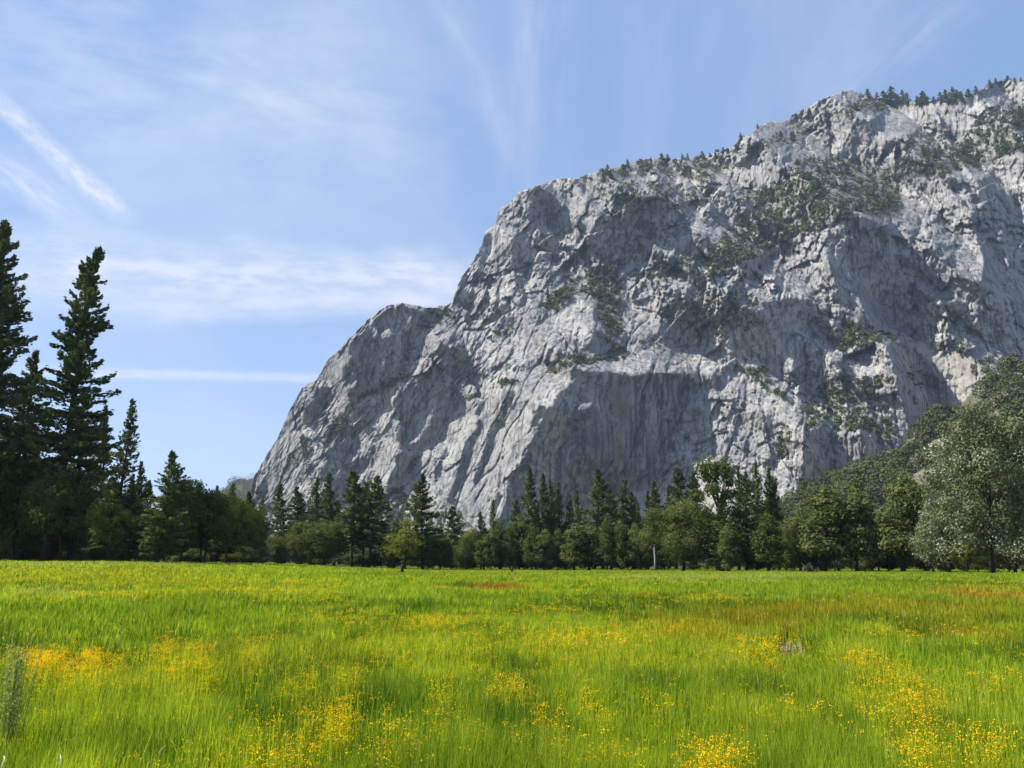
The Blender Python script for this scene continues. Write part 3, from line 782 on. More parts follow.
def ground_grid(xs, ys):
    gx, gy = np.meshgrid(xs, ys)
    V = np.stack([gx, gy, gz(gx, gy)], -1).reshape(-1, 3)
    n = len(xs); m = len(ys)
    ii = (np.arange(m - 1)[:, None] * n + np.arange(n - 1)[None]).ravel()
    return V, np.stack([ii, ii + 1, ii + n + 1, ii + n], -1)


sg = lambda L, n, p: np.sign(np.linspace(-1, 1, n)) * np.abs(np.linspace(-1, 1, n)) ** p * L
ys = np.concatenate([np.linspace(-60, 0, 8)[:-1], np.linspace(0, 40, 130)[:-1], np.geomspace(40, 9000, 160)])
Vv, Qg = ground_grid(sg(7000, 360, 3.4), ys)
M_GROUND = plain_mat('meadow_soil', (0.035, 0.05, 0.012), (0.07, 0.085, 0.02), 0.6, 1.0, 0.3)
gr = obj('ground', mesh_np('ground', Vv, [Qg], [M_GROUND], True)); tag(gr, kind='structure')


def hill(name, SILH, d_front, d_back, vbot, mat, seed, amp):
    sx = [a for a, b in SILH]; sy = [b for a, b in SILH]
    us_ = np.linspace(sx[0], sx[-1], 160)
    top = np.interp(us_, sx, sy)
    rows = []
    for t in np.linspace(0, 1, 60):
        v_ = top * (1 - t) + vbot * t
        D_ = d_back * (1 - t) + d_front * t + amp * fbm(us_ / 30, np.full_like(us_, t * 6), 4, seed)
        a, b = ray(us_, v_)
        rows.append(np.stack([a * D_, D_, CAMZ + b * D_], -1))
    bk = [rows[0] + np.array([0, dy, dz]) for dy, dz in ((30, -4), (120, -40), (500, -250))]
    Gh = np.stack(bk[::-1] + rows)
    n = len(us_); ii = (np.arange(Gh.shape[0] - 1)[:, None] * n + np.arange(n - 1)[None]).ravel()
    o = obj(name, mesh_np(name, Gh.reshape(-1, 3), [np.stack([ii, ii + n, ii + n + 1, ii + 1], -1)], [mat], True))
    tag(o, kind='structure')
    return us_, top, rows


M_SOIL = plain_mat('slope_soil', (0.06, 0.06, 0.035), (0.16, 0.15, 0.11), 0.03, 1.0)


def canopy(name, us_, top, rows, n, rad, k, mat, label, seed, vlim=None, gap=None):
    r = np.random.RandomState(seed)
    Rr = np.stack(rows)
    i = r.randint(0, Rr.shape[0] - 1, n); j = r.randint(0, len(us_) - 1, n)
    fi = r.rand(n, 1); fj = r.rand(n, 1)
    P = (Rr[i, j] * (1 - fi) + Rr[i + 1, j] * fi) * (1 - fj) + (Rr[i, j + 1] * (1 - fi) + Rr[i + 1, j + 1] * fi) * fj
    if gap is not None:
        P = P[~gap(us_[j], i / Rr.shape[0])]
    n = len(P)
    rd = rad * r.uniform(.55, 1.35, n)
    off = r.normal(size=(n, k, 3)); off /= np.linalg.norm(off, axis=2)[..., None]
    off *= r.uniform(.55, 1, (n, k, 1)) ** 0.5 * rd[:, None, None]
    off[..., 2] = off[..., 2] * 0.85 + rd[:, None] * 0.8
    C = (P[:, None] + off).reshape(-1, 3)
    a = Acc()
    va = np.clip(np.repeat(r.rand(n), k) * 0.9 + r.rand(n * k) * 0.15, 0, 1)
    dn = off.reshape(-1, 3) / np.linalg.norm(off.reshape(-1, 3), axis=1)[:, None]
    leaves(a, C, np.repeat(rd, k) * 0.24, np.repeat(rd, k) * 0.19, r, a=va, nrm=dn)
    o = obj(name, a.mesh(name, [mat])); tag(o, label, 'forest', kind='stuff')


h1 = hill('wooded_slope', [(740, 560), (770, 530), (790, 508), (815, 488), (850, 478), (885, 463), (905, 449), (918, 436), (935, 421), (958, 415), (976, 404), (986, 384), (1002, 370), (1030, 356), (1180, 320)], 330, 800, 580, M_SOIL, 71, 14)
canopy('slope_forest', *h1, 1000, 8.4, 330, M_SLOPE, 'dense oak canopy covering the steep slope below the right cliff', 5,
       gap=lambda u, t: ((np.abs(u - 928) < 14) & (np.abs(t - 0.33) < 0.07)))
h2 = hill('far_hill', [(60, 560), (150, 520), (205, 500), (222, 490), (232, 482), (240, 478), (246, 480), (256, 478), (300, 470), (340, 520)], 2300, 3000, 575, M_GROUND, 81, 30)
canopy('far_hill_forest', *h2, 2600, 13.0, 60, M_SLOPE, 'hazy dark forest on the distant hill left of the cliff foot', 6)

# ------------------------------------------------------------------ air
hb = bpy.data.meshes.new('haze')
hx0, hx1, hy0, hy1, hz0, hz1 = -7500, 7500, -200, 9500, -3, 1250
hv = [(x, y, z) for z in (hz0, hz1) for y in (hy0, hy1) for x in (hx0, hx1)]
hb.from_pydata(hv, [], [(0, 2, 3, 1), (4, 5, 7, 6), (0, 1, 5, 4), (2, 6, 7, 3), (0, 4, 6, 2), (1, 3, 7, 5)])
hm = bpy.data.materials.new('air'); hm.use_nodes = True
ht = NT(hm.node_tree); ht.n.clear()
ho = ht.node('ShaderNodeOutputMaterial'); hp = ht.node('ShaderNodeVolumePrincipled')
hp.inputs['Color'].default_value = (0.60, 0.74, 1.0, 1)
hp.inputs['Density'].default_value = 0.000045
hp.inputs['Anisotropy'].default_value = 0.2
ht.l.new(hp.outputs[0], ho.inputs['Volume'])
hb.materials.append(hm)
tag(obj('haze', hb), 'thin blue haze in the valley air', 'haze', kind='stuff')

# ------------------------------------------------------------------ trees
def conifer_mesh(seed, whorls=34, per=5, Rm=0.13, base=0.12, sprays=7, per_spray=3, open_=0.0, tipL=0.03, mat=None, shape=0.75, limbs=False):
    """unit-height conifer: returns (crown mesh, trunk mesh)"""
    r = np.random.RandomState(seed)
    a = Acc(); tr = Acc()
    z = np.linspace(0, 1.0, 14)
    bend = 0.006 * np.cumsum(r.normal(size=14)) * (z > 0.05); bend2 = 0.006 * np.cumsum(r.normal(size=14)) * (z > 0.05)
    tube(tr, np.stack([bend, bend2, z * 0.995], -1), 0.013 * (1 - z) ** 0.9 + 0.0012 + 0.006 * np.exp(-z / 0.02), 7)
    for h in base + (1 - base) * (np.arange(whorls) + 0.3) / whorls:
        t = (h - base) / (1 - base)
        prof = (1 - t) ** shape * (0.55 + 0.45 * min(1, t / 0.18))
        for q in range(per):
            if r.rand() < open_ * (1 - t * 0.7): continue
            az = r.rand() * 2 * np.pi
            L = Rm * (prof * (r.uniform(0.4, 1.3) if limbs else r.uniform(0.55, 1.2)) + 0.012)
            el = 0.75 * t ** 1.5 + 0.05 - 0.35 * (1 - t) + r.normal() * 0.13
            d = np.array([np.cos(az) * np.cos(el), np.sin(az) * np.cos(el), np.sin(el)])
            hh = h + r.normal() * 0.4 / whorls
            o = np.array([np.interp(hh, z, bend), np.interp(hh, z, bend2), min(hh, 0.985)])
            n = max(3, int(sprays * (0.35 + L / Rm)))
            sfr = np.sqrt(np.linspace(0.05, 1, n))
            curve = 0.16 * L * (sfr ** 2) * (1 if t < 0.8 else 0.3)
            c = o + d * (sfr * L)[:, None]; c[:, 2] += curve
            if limbs and t < 0.85:
                tube(tr, np.stack([o, o + d * L * 0.5 + [0, 0, .04 * L], o + d * L * 0.92 + [0, 0, .13 * L]]), [0.0022, 0.0014, 0.0005], 3, cap=False)
            lat = np.array([-np.sin(az), np.cos(az), 0])
            w = 0.24 * L * (1.15 - sfr)
            C = np.repeat(c, per_spray, 0)
            C = C + lat * (r.uniform(-1, 1, len(C)) * np.repeat(w, per_spray) * 1.5)[:, None]
            C[:, 2] += r.normal(size=len(C)) * tipL * 0.22
            dd = np.tile(d, (len(C), 1)) + lat * r.uniform(-.6, .6, (len(C), 1)); dd[:, 2] += 0.25
            sz = tipL * r.uniform(0.6, 1.15, len(C)) * (0.62 + 0.38 * (1 - t))
            leaves(a, C, sz, sz * 0.5, r, dd, 0.25, np.clip(r.rand() * 0.6 + r.rand(len(C)) * 0.4, 0, 1))
    top = np.array([[bend[-1], bend2[-1], 0.965 + 0.012 * k] for k in range(4)])
    leaves(a, top, tipL * 0.8, tipL * 0.3, r, np.tile([0, 0, 1.], (4, 1)))
    return a.mesh('crown', [mat or M_NEEDLE]), tr.mesh('trunk', [M_BARK], True)


def broad_mesh(seed, W=0.33, base=0.12, lobes=26, leavesn=110, lobe_r=0.11, leaf=0.022, mat=None, form='round', bark=None, trunks=1, fork=0.3, lean=0.0):
    """unit-height broadleaf tree; W is the half width"""
    r = np.random.RandomState(seed)
    a = Acc(); tr = Acc()
    lobes = int(lobes * 1.5); cz = (1 + base) / 2; hz_ = (1 - base) / 2
    L = []
    while len(L) < lobes:
        p = r.uniform(-1, 1, 3)
        if np.linalg.norm(p) > 1: continue
        if np.linalg.norm(p) < 0.45 and r.rand() < 0.6: continue
        t = (p[2] + 1) / 2
        if form == 'column': k = 0.62 + 0.38 * np.sin(np.pi * min(1, t * 0.9 + 0.15)); k *= 1 / max(0.25, np.sqrt(1 - p[2] ** 2 * 0.9))
        elif form == 'oak': k = 1.0 + 0.1 * np.sin(5 * np.arctan2(p[1], p[0]) + seed)
        elif form == 'sparse': k = 0.9 + 0.35 * np.sin(3 * np.arctan2(p[1], p[0]) + seed + t * 5)
        else: k = 1.0 + 0.18 * np.sin(3 * np.arctan2(p[1], p[0]) + seed) + (0.2 if t < 0.4 else 0)
        c = np.array([p[0] * W * 0.78 * k + lean * t, p[1] * W * 0.78 * k, cz + p[2] * (hz_ - lobe_r * 0.6)])
        L.append(c)
    L = np.array(L); leavesn = int(leavesn * 1.5)
    for c in L:
        lr = lobe_r * r.uniform(0.6, 1.3)
        n = int(leavesn * (lr / lobe_r) ** 1.5)
        sub = r.normal(size=(6, 3)) * lr * 0.36
        o = r.normal(size=(n, 3)); o /= np.linalg.norm(o, axis=1)[:, None]
        o *= r.uniform(0.2, 1, (n, 1)) ** 0.35 * lr * 0.8 * np.array([1.1, 1.1, 0.8])
        C = c + o + sub[r.randint(0, 6, n)]
        sz = leaf * r.uniform(0.6, 1.35, n)
        on = C - c; on /= np.linalg.norm(on, axis=1)[:, None]; on[:, 2] += 0.15
        leaves(a, C, sz, sz * 0.7, r, None, 0.0, np.clip(r.rand() * 0.45 + r.rand(n) * 0.55, 0, 1), on)
    for k in range(trunks):
        bx = 0 if trunks == 1 else (k - (trunks - 1) / 2) * 0.05
        f = fork * r.uniform(.9, 1.15)
        rt = (0.017 if leaf > 0.016 else 0.0125) / math.sqrt(trunks) + 0.002
        jp = np.array([[bx, 0, -0.01], [bx * 1.2, 0, f * 0.3], [bx * 1.6 + r.normal() * 0.008 + lean * f * .5, r.normal() * .008, f], [bx * 2 + r.normal() * 0.02 + lean * .6, r.normal() * .015, 0.62], [lean * .9, 0, 0.86]])
        tube(tr, jp, [rt * 1.35, rt, rt * 0.85, rt * 0.45, 0.003], 8)
        for c in L[k::trunks][:18]:
            s0 = r.uniform(0.15, 0.8); oz = f * 0.7 + (c[2] - f * 0.7) * s0 * 0.7
            oz = min(max(oz, f * 0.6), 0.78)
            o = np.array([np.interp(oz, jp[:, 2], jp[:, 0]), np.interp(oz, jp[:, 2], jp[:, 1]), oz])
            mid = (o + c) / 2 + np.array([0, 0, -0.02]) + r.normal(size=3) * 0.012
            tube(tr, np.stack([o, mid, c]), [rt * 0.42, rt * 0.26, rt * 0.08], 5, cap=False)
    return a.mesh('crown', [mat or M_LEAF]), tr.mesh('trunk', [bark or M_BARK], True)


K = {
    'hero1': conifer_mesh(11, 76, 7, 0.155, 0.14, 13, 7, 0.15, 0.019, M_NEEDLE_D, 0.62, True),
    'hero2': conifer_mesh(12, 66, 6, 0.13, 0.10, 13, 7, 0.18, 0.017, M_NEEDLE, 0.66, True),
    'hero3': conifer_mesh(13, 46, 6, 0.15, 0.10, 9, 5, 0.16, 0.026, M_NEEDLE, 0.7, True),
    'fir1': conifer_mesh(21, 40, 6, 0.145, 0.06, 7, 3, 0.08, 0.036, M_NEEDLE, 0.75),
    'fir2': conifer_mesh(22, 36, 6, 0.125, 0.10, 7, 3, 0.12, 0.038, M_NEEDLE_D, 0.7),
    'fir3': conifer_mesh(23, 32, 6, 0.17, 0.05, 8, 3, 0.10, 0.042, M_NEEDLE, 0.85),
    'pine1': conifer_mesh(24, 30, 6, 0.125, 0.25, 7, 3, 0.22, 0.042, M_NEEDLE, 0.55),
    'pine2': conifer_mesh(25, 26, 6, 0.15, 0.12, 8, 3, 0.30, 0.05, M_NEEDLE_D, 0.6, True),
    'tiny': conifer_mesh(26, 12, 5, 0.17, 0.06, 4, 2, 0.1, 0.10, M_NEEDLE_D, 0.7),
    'column1': broad_mesh(31, 0.22, 0.03, 34, 120, 0.09, 0.030, M_LEAF, 'column'),
    'column2': broad_mesh(32, 0.25, 0.02, 34, 120, 0.10, 0.032, M_LEAF_D, 'column'),
    'round1': broad_mesh(33, 0.46, 0.04, 50, 130, 0.12, 0.030, M_LEAF, 'round'),
    'round2': broad_mesh(34, 0.44, 0.03, 50, 130, 0.12, 0.032, M_LEAF_D, 'round'),
    'silver': broad_mesh(35, 0.42, 0.02, 46, 130, 0.11, 0.026, M_LEAF_S, 'round'),
    'oak1': broad_mesh(36, 0.44, 0.22, 46, 130, 0.11, 0.028, M_LEAF_D, 'oak', None, 1, 0.3),
    'oak2': broad_mesh(37, 0.48, 0.24, 46, 130, 0.11, 0.028, M_LEAF_D, 'oak', None, 2, 0.3),
    'yellow': broad_mesh(38, 0.36, 0.16, 17, 130, 0.085, 0.030, M_LEAF_Y, 'sparse'),
    'sparse': broad_mesh(39, 0.24, 0.25, 13, 150, 0.07, 0.022, M_LEAF_D, 'sparse', None, 1, 0.4),
    'cotton': broad_mesh(40, 0.41, 0.13, 50, 330, 0.082, 0.0145, M_LEAF_S, 'oak', None, 1, 0.3),
    'bigleaf': broad_mesh(41, 0.50, 0.01, 84, 260, 0.11, 0.020, M_LEAF, 'round'),
}
made = {}


def tree(name, kind, ub, ut, vt, D, wpx, label, cat='tree', group=None, rot=0.0, vb=None):
    """tree standing at ub with its tip seen at (ut, vt), D metres out, crown wpx wide"""
    crown, trunk = K[kind]
    bx = float(ray(ub, 563)[0] * D)
    bz = float(gz(bx, D)) - 0.1
    tx, _, tz = pt(ut, vt, D)
    H = tz - bz
    kw = {'hero1': .155, 'hero2': .125, 'hero3': .15, 'fir1': .145, 'fir2': .125, 'fir3': .17, 'pine1': .125, 'pine2': .15, 'tiny': .17, 'column1': .22,
          'column2': .25, 'round1': .46, 'round2': .44, 'silver': .42, 'oak1': .44, 'oak2': .48, 'yellow': .34, 'sparse': .22, 'cotton': .41, 'bigleaf': .5}[kind]
    Wm = wpx * math.hypot(D, tx * 0.3) / F
    sx = Wm / (2 * kw * 0.98) * (1.3 if kind[:3] in ('fir', 'pin', 'her', 'tin') else 1.0)
    if kind in ('hero1', 'hero2'): sx /= 1.3
    r = empty(name, (bx, D, bz), label, cat, group)
    lean = math.atan2(tx - bx, H) if abs(tx - bx) / H > 0.02 else 0.0
    r.rotation_euler = (0, lean, 0)
    q = Vector((sx, sx, H))
    for nm, me in (('trunk', trunk), ('crown', crown)):
        c = bpy.data.objects.new(nm, me); COL.objects.link(c); c.parent = r
        c.scale = q; c.rotation_euler = (0, 0, rot)
        if nm == 'trunk' and kind[0] in 'fph': c.scale = (min(sx, H), min(sx, H), H)
    return r


TR = [
    # left wood
    ('conifer', 'hero1', -40, 6, 220, 122, 108, 'towering dark conifer cut by the left edge of the photo'),
    ('conifer', 'hero2', 46, 95, 244, 125, 96, 'tall pointed conifer with open branches, highest complete tree of the left wood'),
    ('conifer', 'hero3', 22, 44, 352, 135, 62, 'shorter conifer filling the gap between the two tallest left trees'),
    ('conifer', 'hero3', 70, 80, 392, 132, 60, 'broad shaded conifer directly right of the tallest complete left tree'),
    ('conifer', 'fir2', 100, 109, 405, 150, 26, 'slim conifer, left one of the pair behind the tall left trees'),
    ('conifer', 'fir1', 116, 127, 399, 150, 36, 'slim conifer, right one of the pair behind the tall left trees'),
    ('broadleaf_tree', 'yellow', 108, 112, 486, 118, 46, 'small yellow green broadleaf tree catching sun in the left wood'),
    ('broadleaf_tree', 'oak1', 60, 62, 470, 120, 70, 'dark leafy tree under the tall conifers of the left wood'),
    ('broadleaf_tree', 'round2', 12, 20, 440, 126, 80, 'sun flecked broadleaf tree beneath the left edge conifer'),
    ('conifer', 'fir2', 138, 144, 462, 140, 22, 'small spiky conifer poking up left of the dense meadow edge pine'),
    ('conifer', 'fir3', 128, 132, 478, 128, 34, 'low dark conifer beside the yellow green tree in the left wood'),
    ('conifer', 'hero3', 157, 167, 451, 112, 46, 'dense dark pine with bare lower trunk at the meadow edge in the left wood'),
    ('oak_tree', 'oak1', 180, 192, 474, 122, 58, 'dark oak just right of the dense meadow edge pine'),
    ('oak_tree', 'oak2', 202, 210, 488, 124, 62, 'forked oak with leaning trunks, centre of the left oak row'),
    ('oak_tree', 'oak1', 226, 228, 492, 135, 48, 'smaller oak at the right end of the left oak row'),
    ('conifer', 'fir2', 214, 216, 486, 175, 18, 'thin conifer tip behind the left oak row'),
    ('conifer', 'fir1', 233, 236, 484, 170, 26, 'left of two dark conifers ending the left wood'),
    ('conifer', 'fir2', 246, 246, 492, 165, 24, 'right of two dark conifers ending the left wood'),
    # low bushes at the gap
    ('willow_bush', 'silver', 247, 249, 538, 200, 22, 'pale low willow bush where the left wood ends', 'bush'),
    ('willow_bush', 'silver', 262, 262, 541, 195, 26, 'second pale willow bush from the left wood', 'bush'),
    ('willow_bush', 'round1', 277, 277, 535, 205, 30, 'green rounded bush between pale willows and the first conifer pair', 'bush'),
    ('willow_bush', 'column1', 282, 282, 544, 185, 14, 'narrow pale bush in front of the first conifer pair', 'bush'),
    # middle line
    ('conifer', 'fir1', 285, 285, 484, 225, 32, 'left conifer of the first close pair below the cliff foot'),
    ('conifer', 'fir2', 297, 297, 487, 222, 28, 'right conifer of the first close pair below the cliff foot'),
    ('conifer', 'fir1', 318, 319, 478, 230, 26, 'thin conifer rising above the round dark tree clump, left one'),
    ('conifer', 'fir1', 334, 334, 473, 226, 32, 'fuller conifer rising above the round dark tree clump, right one'),
    ('broadleaf_tree', 'round1', 302, 302, 520, 205, 34, 'grey green broadleaf tree at the left of the round dark clump'),
    ('broadleaf_tree', 'round2', 324, 324, 517, 203, 48, 'dark rounded broadleaf tree forming the right of the dark clump'),
    ('pine_tree', 'pine1', 352, 353, 472, 210, 30, 'tall pine with bare trunk, leftmost of the three tall pines left of centre'),
    ('pine_tree', 'pine1', 363, 364, 482, 214, 20, 'slimmest and middle of the three tall pines left of centre'),
    ('pine_tree', 'pine1', 369, 371, 476, 208, 30, 'tall open pine, rightmost of the three tall pines left of centre'),
    ('conifer', 'pine2', 381, 382, 522, 240, 14, 'short thin tree beside the three tall pines'),
    ('broadleaf_tree', 'column2', 394, 394, 522, 205, 24, 'small dark column tree left of the yellow green tree'),
    ('broadleaf_tree', 'yellow', 405, 407, 518, 190, 44, 'yellow green open tree left of the lone tall conifer'),
    ('conifer', 'hero3', 423, 424, 473, 200, 40, 'lone tall conifer with layered boughs against the pale slab'),
    ('broadleaf_tree', 'round2', 440, 440, 535, 205, 30, 'low leafy tree right of the lone tall conifer'),
    ('conifer', 'pine2', 452, 453, 506, 225, 22, 'short ragged conifer right of the lone tall conifer'),
    ('broadleaf_tree', 'round1', 466, 466, 533, 210, 30, 'rounded low tree below the bright slab'),
    ('conifer', 'fir2', 481, 481, 512, 230, 15, 'small thin conifer in front of the bright slab'),
    ('broadleaf_tree', 'column1', 484, 484, 537, 205, 20, 'narrow grey green tree under the small thin conifer'),
    ('broadleaf_tree', 'column2', 501, 501, 522, 208, 21, 'dark broadleaf tree left of the row of conifers at centre'),
    ('broadleaf_tree', 'column1', 519, 519, 517, 212, 22, 'wide grey green tree beneath the first of the centre conifers'),
    ('broadleaf_tree', 'column1', 491, 491, 530, 204, 14, 'slim pale tree between the small thin conifer and the dark column tree'),
    ('broadleaf_tree', 'column2', 510, 510, 527, 205, 14, 'slim dark tree squeezed between two column trees at the left of the centre row'),
    ('broadleaf_tree', 'column2', 532, 532, 526, 203, 18, 'dark column tree beneath the gap of the first and second centre conifers'),
    ('broadleaf_tree', 'column1', 634, 634, 524, 204, 17, 'narrow grey tree just below the greyish open conifers'),
    ('conifer', 'fir1', 641, 641, 503, 215, 18, 'small pointed conifer above the grey scrubby tree'),
    ('conifer', 'fir2', 812, 812, 500, 188, 18, 'narrow dark conifer left of the large two toned column tree'),
    ('conifer', 'fir1', 838, 838, 496, 185, 20, 'narrow conifer right behind the large two toned column tree'),
    ('conifer', 'fir2', 872, 872, 490, 178, 20, 'slim dark conifer right of the yellow green leafy tree'),
    ('conifer', 'fir2', 527, 527, 468, 228, 24, 'first and leftmost conifer of the centre row'),
    ('conifer', 'fir2', 541, 541, 474, 232, 20, 'second conifer of the centre row'),
    ('conifer', 'fir1', 551, 551, 480, 230, 18, 'third conifer of the centre row'),
    ('conifer', 'fir2', 561, 561, 482, 234, 18, 'fourth conifer of the centre row'),
    ('conifer', 'fir1', 570, 570, 496, 236, 18, 'shorter fifth conifer of the centre row'),
    ('conifer', 'tiny', 580, 580, 491, 240, 14, 'thin conifer just left of the largest centre conifer'),
    ('conifer', 'hero3', 594, 594, 469, 216, 38, 'largest full conifer at the centre in front of the dark arch wall'),
    ('broadleaf_tree', 'column1', 544, 545, 530, 202, 22, 'column shaped tree below the second centre conifer'),
    ('broadleaf_tree', 'column2', 558, 558, 531, 205, 18, 'dark column tree below the fourth centre conifer'),
    ('broadleaf_tree', 'column1', 574, 574, 525, 198, 26, 'sunlit column tree left below the largest centre conifer'),
    ('broadleaf_tree', 'column1', 589, 589, 526, 199, 24, 'grey green column tree directly below the largest centre conifer'),
    ('broadleaf_tree', 'column2', 607, 607, 518, 197, 20, 'pale edged column tree right below the largest centre conifer'),
    ('broadleaf_tree', 'column1', 622, 622, 520, 205, 18, 'thin column tree between the largest conifer and the pale dead trunk'),
    ('conifer', 'fir2', 611, 612, 488, 224, 18, 'slim conifer immediately right of the largest centre conifer'),
    ('conifer', 'pine1', 623, 623, 480, 230, 20, 'greyish open conifer before the pale rubble slope, left one'),
    ('conifer', 'pine1', 633, 633, 492, 232, 18, 'greyish open conifer before the pale rubble slope, right one'),
    ('conifer', 'fir2', 648, 648, 491, 228, 15, 'narrow conifer left of the pointed spire conifer'),
    ('conifer', 'fir2', 657, 657, 481, 222, 22, 'pointed spire conifer left of the big leafy tree'),
    ('conifer', 'fir3', 668, 668, 484, 240, 22, 'short bushy conifer right of the pointed spire conifer'),
    ('conifer', 'pine2', 676, 677, 468, 236, 28, 'rounded pine top behind the left of the big leafy tree'),
    ('conifer', 'pine2', 692, 692, 474, 234, 26, 'rounded pine top behind the middle of the big leafy tree'),
    ('broadleaf_tree', 'round1', 640, 640, 530, 210, 26, 'grey scrubby tree just left of the pale dead trunk'),
    ('broadleaf_tree', 'bigleaf', 683, 686, 496, 172, 82, 'big rounded leafy tree with bright crown right of centre'),
    ('pine_tree', 'sparse', 722, 713, 444, 168, 50, 'tall ragged pine with gaps in its crown behind the big leafy tree'),
    ('conifer', 'fir3', 720, 721, 492, 164, 30, 'bushy dark conifer standing in front of the ragged pine trunk'),
    ('broadleaf_tree', 'column1', 729, 729, 525, 160, 22, 'small leafy tree at the foot of the ragged pine'),
    ('conifer', 'fir2', 738, 738, 466, 190, 20, 'dark narrow conifer right of the ragged pine'),
    ('conifer', 'hero3', 746, 746, 472, 165, 32, 'dark full conifer at the meadow edge right of the ragged pine'),
    ('conifer', 'fir1', 757, 757, 462, 205, 24, 'taller of the grouped conifers below the grey buttress'),
    ('conifer', 'fir2', 768, 768, 468, 208, 24, 'middle of the grouped conifers below the grey buttress'),
    ('conifer', 'fir1', 779, 779, 478, 206, 22, 'rightmost of the grouped conifers below the grey buttress'),
    ('broadleaf_tree', 'column2', 768, 769, 515, 160, 30, 'dark green small tree in front of the grouped conifers'),
    ('broadleaf_tree', 'round1', 786, 786, 524, 178, 26, 'low broadleaf tree left of the large column tree'),
    ('broadleaf_tree', 'column1', 800, 801, 510, 180, 28, 'mid green tree against the left side of the large column tree'),
    ('broadleaf_tree', 'column1', 824, 825, 487, 160, 48, 'large two toned column tree, sunlit left and dark right'),
    ('conifer', 'fir3', 857, 856, 468, 182, 34, 'dark conifer peak behind the yellow green tree'),
    ('broadleaf_tree', 'column1', 856, 857, 490, 158, 36, 'yellow green leafy tree with dark right side between column trees'),
    ('broadleaf_tree', 'column2', 878, 878, 520, 165, 22, 'low dark tree left of the tall sunlit poplar'),
    ('broadleaf_tree', 'column1', 902, 903, 474, 155, 44, 'tall sunlit poplar left of the silvery willow'),
    ('willow_tree', 'silver', 932, 932, 488, 150, 42, 'pale grey green willow behind the silvery willow'),
    ('willow_tree', 'silver', 948, 950, 494, 128, 64, 'silvery rounded willow leaning against the great cottonwood', 'tree'),
    ('cottonwood_tree', 'cotton', 991, 984, 402, 112, 128, 'great cottonwood with silvery leaves and a dark bare trunk at the right'),
    ('broadleaf_tree', 'yellow', 966, 966, 532, 124, 30, 'small bright green tree in the gap under the great cottonwood'),
    ('willow_tree', 'silver', 1014, 1016, 498, 125, 60, 'silvery green tree cut by the right edge beneath the cottonwood', 'tree'),
    ('broadleaf_tree', 'round2', 1022, 1024, 440, 150, 60, 'darker broadleaf tree behind the cottonwood at the right edge'),
]
rt_ = np.random.RandomState(9)
for row in TR:
    nm, kd, ub, ut, vt, D, wp, lb = row[:8]
    ct = row[8] if len(row) > 8 else ('conifer' if 'conifer' in nm or 'pine' in nm else 'tree')
    tree(nm, kd, ub, ut, vt, D, wp, lb, ct, rot=rt_.rand() * 6.28)

# second rows: trees standing in the shade behind the front ones
for i in range(30):
    ub = -55 + i * 10.5 + rt_.uniform(-4, 4)
    vt = 475 + rt_.uniform(-8, 30) + (12 if ub > 150 else 0)
    kd = ['fir2', 'round2', 'fir3', 'oak1'][rt_.randint(4)]
    tree('shaded_tree', kd, ub, ub, vt if kd[0] == 'f' else vt + 12, 150 + rt_.rand() * 40, 24 if kd == 'fir2' else 44,
         'dark tree standing in the shaded interior of the left wood', 'tree', 'shaded trees inside the left wood', rt_.rand() * 6)
for i in range(50):
    ub = 250 + i * 15.6 + rt_.uniform(-5, 5)
    kd = ['fir2', 'column2', 'fir1', 'column1', 'pine1', 'fir1'][rt_.randint(6)]
    vt = {'fir2': 498, 'fir1': 500, 'pine1': 497, 'column2': 522, 'column1': 520}[kd] + rt_.uniform(-4, 16)
    if 365 < ub < 490: vt = max(vt, 528)
    if kd in ('round1', 'column1') and ub > 600: vt -= 8
    tree('shaded_tree', kd, ub, ub, vt, 250 + rt_.rand() * 60, 16 if kd[:3] in ('fir', 'pin') else 28,
         'dark tree half hidden behind the front row along the far meadow edge', 'tree', 'shaded trees behind the far meadow edge', rt_.rand() * 6)
# undergrowth along the wood's foot
for i in range(68):
    ub = -30 + i * 15.8 + rt_.uniform(-8, 8)
    if 395 < ub < 415: continue
    D = np.interp(ub, [0, 240, 300, 640, 1024], [132, 140, 215, 215, 135]) + rt_.uniform(-2, 6)
    kd = ('round2', 'round1', 'column2', 'silver')[i % 4] if not 470 < ub < 670 else ('column1', 'column2')[i % 2]
    tree('edge_shrub', kd, ub, ub, np.interp(ub, [0, 260, 300, 1024], [548, 550, 554, 549]) + rt_.uniform(-8, 4), D, rt_.uniform(15, 28),
         'low leafy shrub at the foot of the trees along the meadow edge', 'shrub', 'shrubs along the foot of the trees', rt_.rand() * 6)

# young conifers on the scree below the bright slab
for i in range(26):
    u_ = rt_.uniform(372, 470); v_ = np.interp(u_, [372, 400, 440, 475], [512, 498, 520, 548]) + rt_.uniform(0, 36)
    tree('scree_conifer', 'tiny', u_, u_, v_, 420 + rt_.rand() * 60, 8, 'small conifer growing on the green scree below the bright slab', 'conifer',
         'small conifers on the scree', rt_.rand() * 6)

h3 = hill('wood_floor', [(-420, 530), (-100, 512), (60, 515), (200, 528), (255, 545), (300, 550), (480, 550), (560, 540), (760, 540), (900, 545), (1200, 540)], 330, 420, 575, M_GROUND, 91, 4)
canopy('far_wood', *h3, 1500, 4.5, 90, M_SLOPE, 'dark mass of forest far behind the meadow edge trees', 8)

# trees on the skyline rim and on the ledges of the cliff
crown_t, trunk_t = K['tiny']


